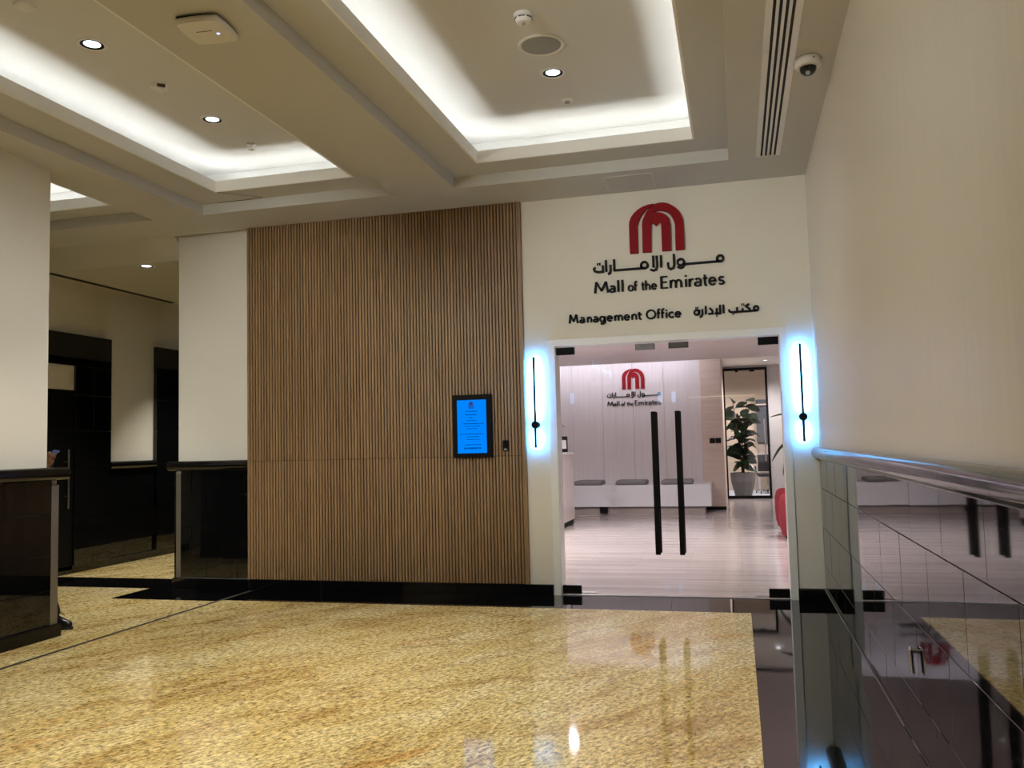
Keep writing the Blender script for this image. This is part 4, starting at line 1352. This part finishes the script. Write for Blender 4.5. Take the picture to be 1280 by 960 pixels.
for i in range(12):
    x = -3.62 + .046 * i
    zc = 3.52 - .030 * i + random.uniform(-.02, .02)
    h = random.choice((.05, .08, .12))
    obj('light_bar', bx(B(), x, x + .022, -6.01, -5.995, zc - h, zc + h), 'lamp_blue', hs)

# ------------------------------------------------------------------ person behind the left wall's end
def capsule(bm, a, b, r0, r1, n=14):
    """tapered limb with round ends, closed"""
    a, b = Vector(a), Vector(b)
    d = (b - a)
    L = d.length
    d.normalize()
    u = d.orthogonal().normalized()
    w = d.cross(u)
    rows = [(-r0, 0.0)]
    for k in (1, 2, 3):
        rows.append((-r0 * math.cos(k * PI / 6), r0 * math.sin(k * PI / 6)))
    for k in (3, 2, 1):
        rows.append((L + r1 * math.cos(k * PI / 6), r1 * math.sin(k * PI / 6)))
    rows.append((L + r1, 0.0))
    prev = None
    for t, r in rows:
        c = a + d * t
        ring = [bm.verts.new(c)] if r == 0 else [bm.verts.new(c + (u * math.cos(2 * PI * k / n) + w * math.sin(2 * PI * k / n)) * r) for k in range(n)]
        if prev is not None:
            for k in range(n):
                k2 = (k + 1) % n
                if len(prev) == 1:
                    bm.faces.new((prev[0], ring[k2], ring[k]))
                elif len(ring) == 1:
                    bm.faces.new((prev[k], prev[k2], ring[0]))
                else:
                    bm.faces.new((prev[k], prev[k2], ring[k2], ring[k]))
        prev = ring
    return bm

def chain(bm, pts):
    for (a, ra), (b, rb) in zip(pts, pts[1:]):
        capsule(bm, a, b, ra, rb)
    return bm

def fuse(name, bm, mat, parent, voxel, smooth_it=3):
    """one continuous surface out of overlapping solids"""
    me = bpy.data.meshes.new(name)
    bmesh.ops.recalc_face_normals(bm, faces=bm.faces[:])
    bm.to_mesh(me)
    bm.free()
    tmp = bpy.data.objects.new('tmp', me)
    COL.objects.link(tmp)
    r = tmp.modifiers.new('remesh', 'REMESH')
    r.mode = 'VOXEL'
    r.voxel_size = voxel
    s = tmp.modifiers.new('smooth', 'SMOOTH')
    s.factor = .5
    s.iterations = smooth_it
    dg = bpy.context.evaluated_depsgraph_get()
    dg.update()
    out = bpy.data.meshes.new_from_object(tmp.evaluated_get(dg))
    bpy.data.objects.remove(tmp)
    bpy.data.meshes.remove(me)
    out.name = name
    out.materials.clear()
    return obj_me(name, out, mat, parent, True)

QX, QY = -6.00, 6.19       # pelvis
pe = thing('person', 'person in dark clothes and black shoes holding a blue phone, mostly behind the left wall', 'person', (QX, QY, 0))
def q(x, y, z): return (QX + x, QY + y, z)
# skeleton: the person faces +X; -Y is their right side
HIPR, KNR, ANR = q(0, -.09, .93), q(.17, -.09, .50), q(.350, -.085, .10)
HIPL, KNL, ANL = q(0, .09, .93), q(.0, .10, .49), q(-.09, .10, .10)
SHR, ELR, WRR = q(.04, -.19, 1.42), q(.13, -.235, 1.17), q(.262, -.11, 1.335)
SHL, ELL, WRL = q(-.01, .19, 1.42), q(-.08, .235, 1.14), q(-.12, .24, .90)
HEAD = Vector(q(-.005, 0, 1.625))
body = B()
chain(body, [(q(0, 0, .95), .13), (q(0, 0, 1.10), .115), (q(0, 0, 1.30), .125), (q(-.01, 0, 1.40), .10)])
ball(body, q(0, 0, 1.33), .115, .165, .15)
chain(body, [(q(-.01, 0, 1.40), .07), (q(-.02, 0, 1.54), .056)])
for sh, el, wr in ((SHR, ELR, WRR), (SHL, ELL, WRL)):
    chain(body, [(sh, .055), (el, .042), (wr, .027)])
for hp, kn, an in ((HIPR, KNR, ANR), (HIPL, KNL, ANL)):
    chain(body, [(hp, .095), (kn, .060), (an, .040)])
for an, fy in ((ANR, -.02), (ANL, .02)):
    chain(body, [((an[0] - .03, an[1], .05), .036), ((an[0] + .12, an[1] + fy, .035), .030), ((an[0] + .17, an[1] + fy, .03), .024)])
# head: skull, jaw, nose, ears, brow, lips
tilt = Matrix.Rotation(math.radians(14), 3, 'Y')
def hd(x, y, z): return HEAD + tilt @ Vector((x, y, z))
ball(body, hd(-.008, 0, .03), .098, .078, .095, rot=tilt)
ball(body, hd(.022, 0, -.045), .068, .058, .075, rot=tilt)
capsule(body, hd(.088, 0, .012), hd(.108, 0, -.025), .008, .013)
for s in (-1, 1):
    ball(body, hd(-.005, s * .078, -.005), .020, .010, .032, rot=tilt)
    ball(body, hd(.105, s * .011, -.029), .009, .008, .007)
    ball(body, hd(.070, s * .036, -.022), .022, .020, .018)
capsule(body, hd(.080, -.035, .024), hd(.080, .035, .024), .012, .012)
capsule(body, hd(.088, -.020, -.060), hd(.088, .020, -.060), .007, .007)
capsule(body, hd(.086, -.017, -.072), hd(.086, .017, -.072), .008, .008)
ball(body, hd(.070, 0, -.100), .024, .026, .020)
# right hand around the phone
PH = Vector(q(.296, -.075, 1.450))            # middle of the phone
pd = Vector((.60, .10, .42)).normalized()      # its long axis
pn = Vector((-.45, .05, .75))
pn = (pn - pd * pn.dot(pd)).normalized()       # screen side
ps = pd.cross(pn).normalized()
palm = PH - pn * .034 - pd * .025
chain(body, [(WRR, .026), (tuple(palm - ps * .012), .026)])
chain(body, [(tuple(palm - ps * .024), .022), (tuple(palm + ps * .026 + pd * .012), .020)])
for k in range(4):                             # fingers curl round the far edge
    o = pd * (-.030 + .021 * k)
    ln = (.85, 1.0, .95, .75)[k]
    b0 = PH - pn * .026 + o + ps * .012
    b1 = PH - pn * .020 + o + ps * (.030 + .010 * ln)
    b2 = PH + pn * .003 + o + ps * (.044 + .004 * ln)
    b3 = PH + pn * .014 + o + ps * .034
    chain(body, [(tuple(b0), .0095), (tuple(b1), .009), (tuple(b2), .008), (tuple(b3), .007)])
chain(body, [(tuple(palm - ps * .028 - pd * .01), .014), (tuple(PH - ps * .046 - pn * .008 + pd * .005), .011), (tuple(PH - ps * .040 + pn * .012 + pd * .03), .009)])
# left hand hanging, slightly curled
lw = Vector(WRL)
pc = lw + Vector((.03, 0, -.075))
chain(body, [(WRL, .026), (tuple(pc), .028)])
chain(body, [(tuple(pc + Vector((-.026, 0, -.01))), .015), (tuple(pc + Vector((.026, 0, -.005))), .016)])
for k in range(4):
    x = -.030 + .020 * k
    ln = (.75, .95, 1.0, .85)[k]
    f0 = pc + Vector((x, 0, -.018))
    f1 = f0 + Vector((.004, -.004, -.036 * ln))
    f2 = f1 + Vector((.004, -.014, -.026 * ln))
    f3 = f2 + Vector((.002, -.018, -.012 * ln))
    chain(body, [(tuple(f0), .0095), (tuple(f1), .009), (tuple(f2), .008), (tuple(f3), .007)])
chain(body, [(tuple(pc + Vector((.018, -.01, .03))), .013), (tuple(pc + Vector((.044, -.022, .002))), .011), (tuple(pc + Vector((.046, -.028, -.026))), .009)])
fuse('body', body, 'skin', pe, .0075, 2)
# clothing
jk = B()
chain(jk, [(q(0, 0, .92), .150), (q(0, 0, 1.10), .132), (q(0, 0, 1.30), .140), (q(-.01, 0, 1.39), .112)])
ball(jk, q(0, 0, 1.33), .132, .185, .16)
ball(jk, q(0, 0, .96), .14, .175, .12)
chain(jk, [(q(-.015, 0, 1.40), .088), (q(-.005, 0, 1.475), .072)])
for sh, el, wr in ((SHR, ELR, WRR), (SHL, ELL, WRL)):
    w2 = Vector(el).lerp(Vector(wr), 1.0 if sh is SHR else .92)
    chain(jk, [(sh, .072), (el, .057), (tuple(w2), .042)])
fuse('jacket', jk, 'navy', pe, .011)
tr = B()
ball(tr, q(0, 0, .94), .130, .165, .12)
for hp, kn, an in ((HIPR, KNR, ANR), (HIPL, KNL, ANL)):
    chain(tr, [(hp, .110), (kn, .078), ((an[0], an[1], .135), .062)])
fuse('trousers', tr, 'charcoal', pe, .011)
hr = B()
ball(hr, hd(-.022, 0, .045), .100, .085, .092, rot=tilt)
ball(hr, hd(-.060, 0, -.01), .055, .070, .075, rot=tilt)
fuse('hair', hr, 'hair', pe, .009)
for s in (-1, 1):
    ball_b = ball(B(), hd(.074, s * .031, .006), .013, .013, .012, 12, 8)
    e = obj('eye', ball_b, 'eye', pe, True)
    obj('pupil', ball(B(), hd(.0835, s * .031, .004), .005, .006, .006, 10, 6), 'hair', e, True)
for an, fy in ((ANR, -.02), (ANL, .02)):
    x, y = an[0], an[1]
    b = B()
    chain(b, [((x - .045, y, .062), .044), ((x + .03, y + fy * .3, .062), .046), ((x + .125, y + fy, .046), .043), ((x + .180, y + fy, .040), .033)])
    chain(b, [((x - .025, y, .065), .046), ((x - .015, y, .115), .044)])
    sh = fuse('shoe', b, 'shoe', pe, .008)
    pts = []
    for px_, hw in ((-.090, .0), (-.080, .030), (-.03, .041), (.05, .041), (.12, .047), (.18, .040), (.212, .018), (.215, .0)):
        pts.append((px_, hw))
    out = [(x + a, y + fy * max(0, min(1, (a + .03) / .15)) - h) for a, h in pts] + [(x + a, y + fy * max(0, min(1, (a + .03) / .15)) + h) for a, h in pts[-2:0:-1]]
    obj('sole', prism(B(), out, 'z', 0.0, .022), 'sole', sh)
    lc = B()
    for k in range(4):
        c = Vector((x + .035 + .026 * k, y + fy * (.3 + .17 * k), .116 - .0085 * k))
        path(lc, [c + Vector((0, -.024, -.010)), c + Vector((.004, 0, .002)), c + Vector((0, .024, -.010))], .0035, 6)
    c = Vector((x + .034, y, .118))
    for s in (-1, 1):
        path(lc, [c, c + Vector((.015, s * .02, .016)), c + Vector((.03, s * .034, .008)), c + Vector((.018, s * .018, .004)), c], .003, 6)
        path(lc, [c, c + Vector((.03, s * .03, .004)), c + Vector((.05, s * .042, -.018))], .003, 6)
    obj('laces', lc, 'sole', sh)

ph = thing('phone', 'blue cased phone in the hand of the person behind the left wall', 'phone', tuple(PH))
b = bx(B(), -.075, .075, -.037, .037, -.005, .005, .004, 2)
mt = Matrix((pd, ps, pn)).transposed().to_4x4()
bmesh.ops.transform(b, matrix=Matrix.Translation(PH) @ mt, verts=b.verts)
obj('case', b, 'phone', ph)
b = bx(B(), -.070, .070, -.033, .033, .0046, .0056)
bmesh.ops.transform(b, matrix=Matrix.Translation(PH) @ mt, verts=b.verts)
obj('phone_display', b, 'phone', ph)
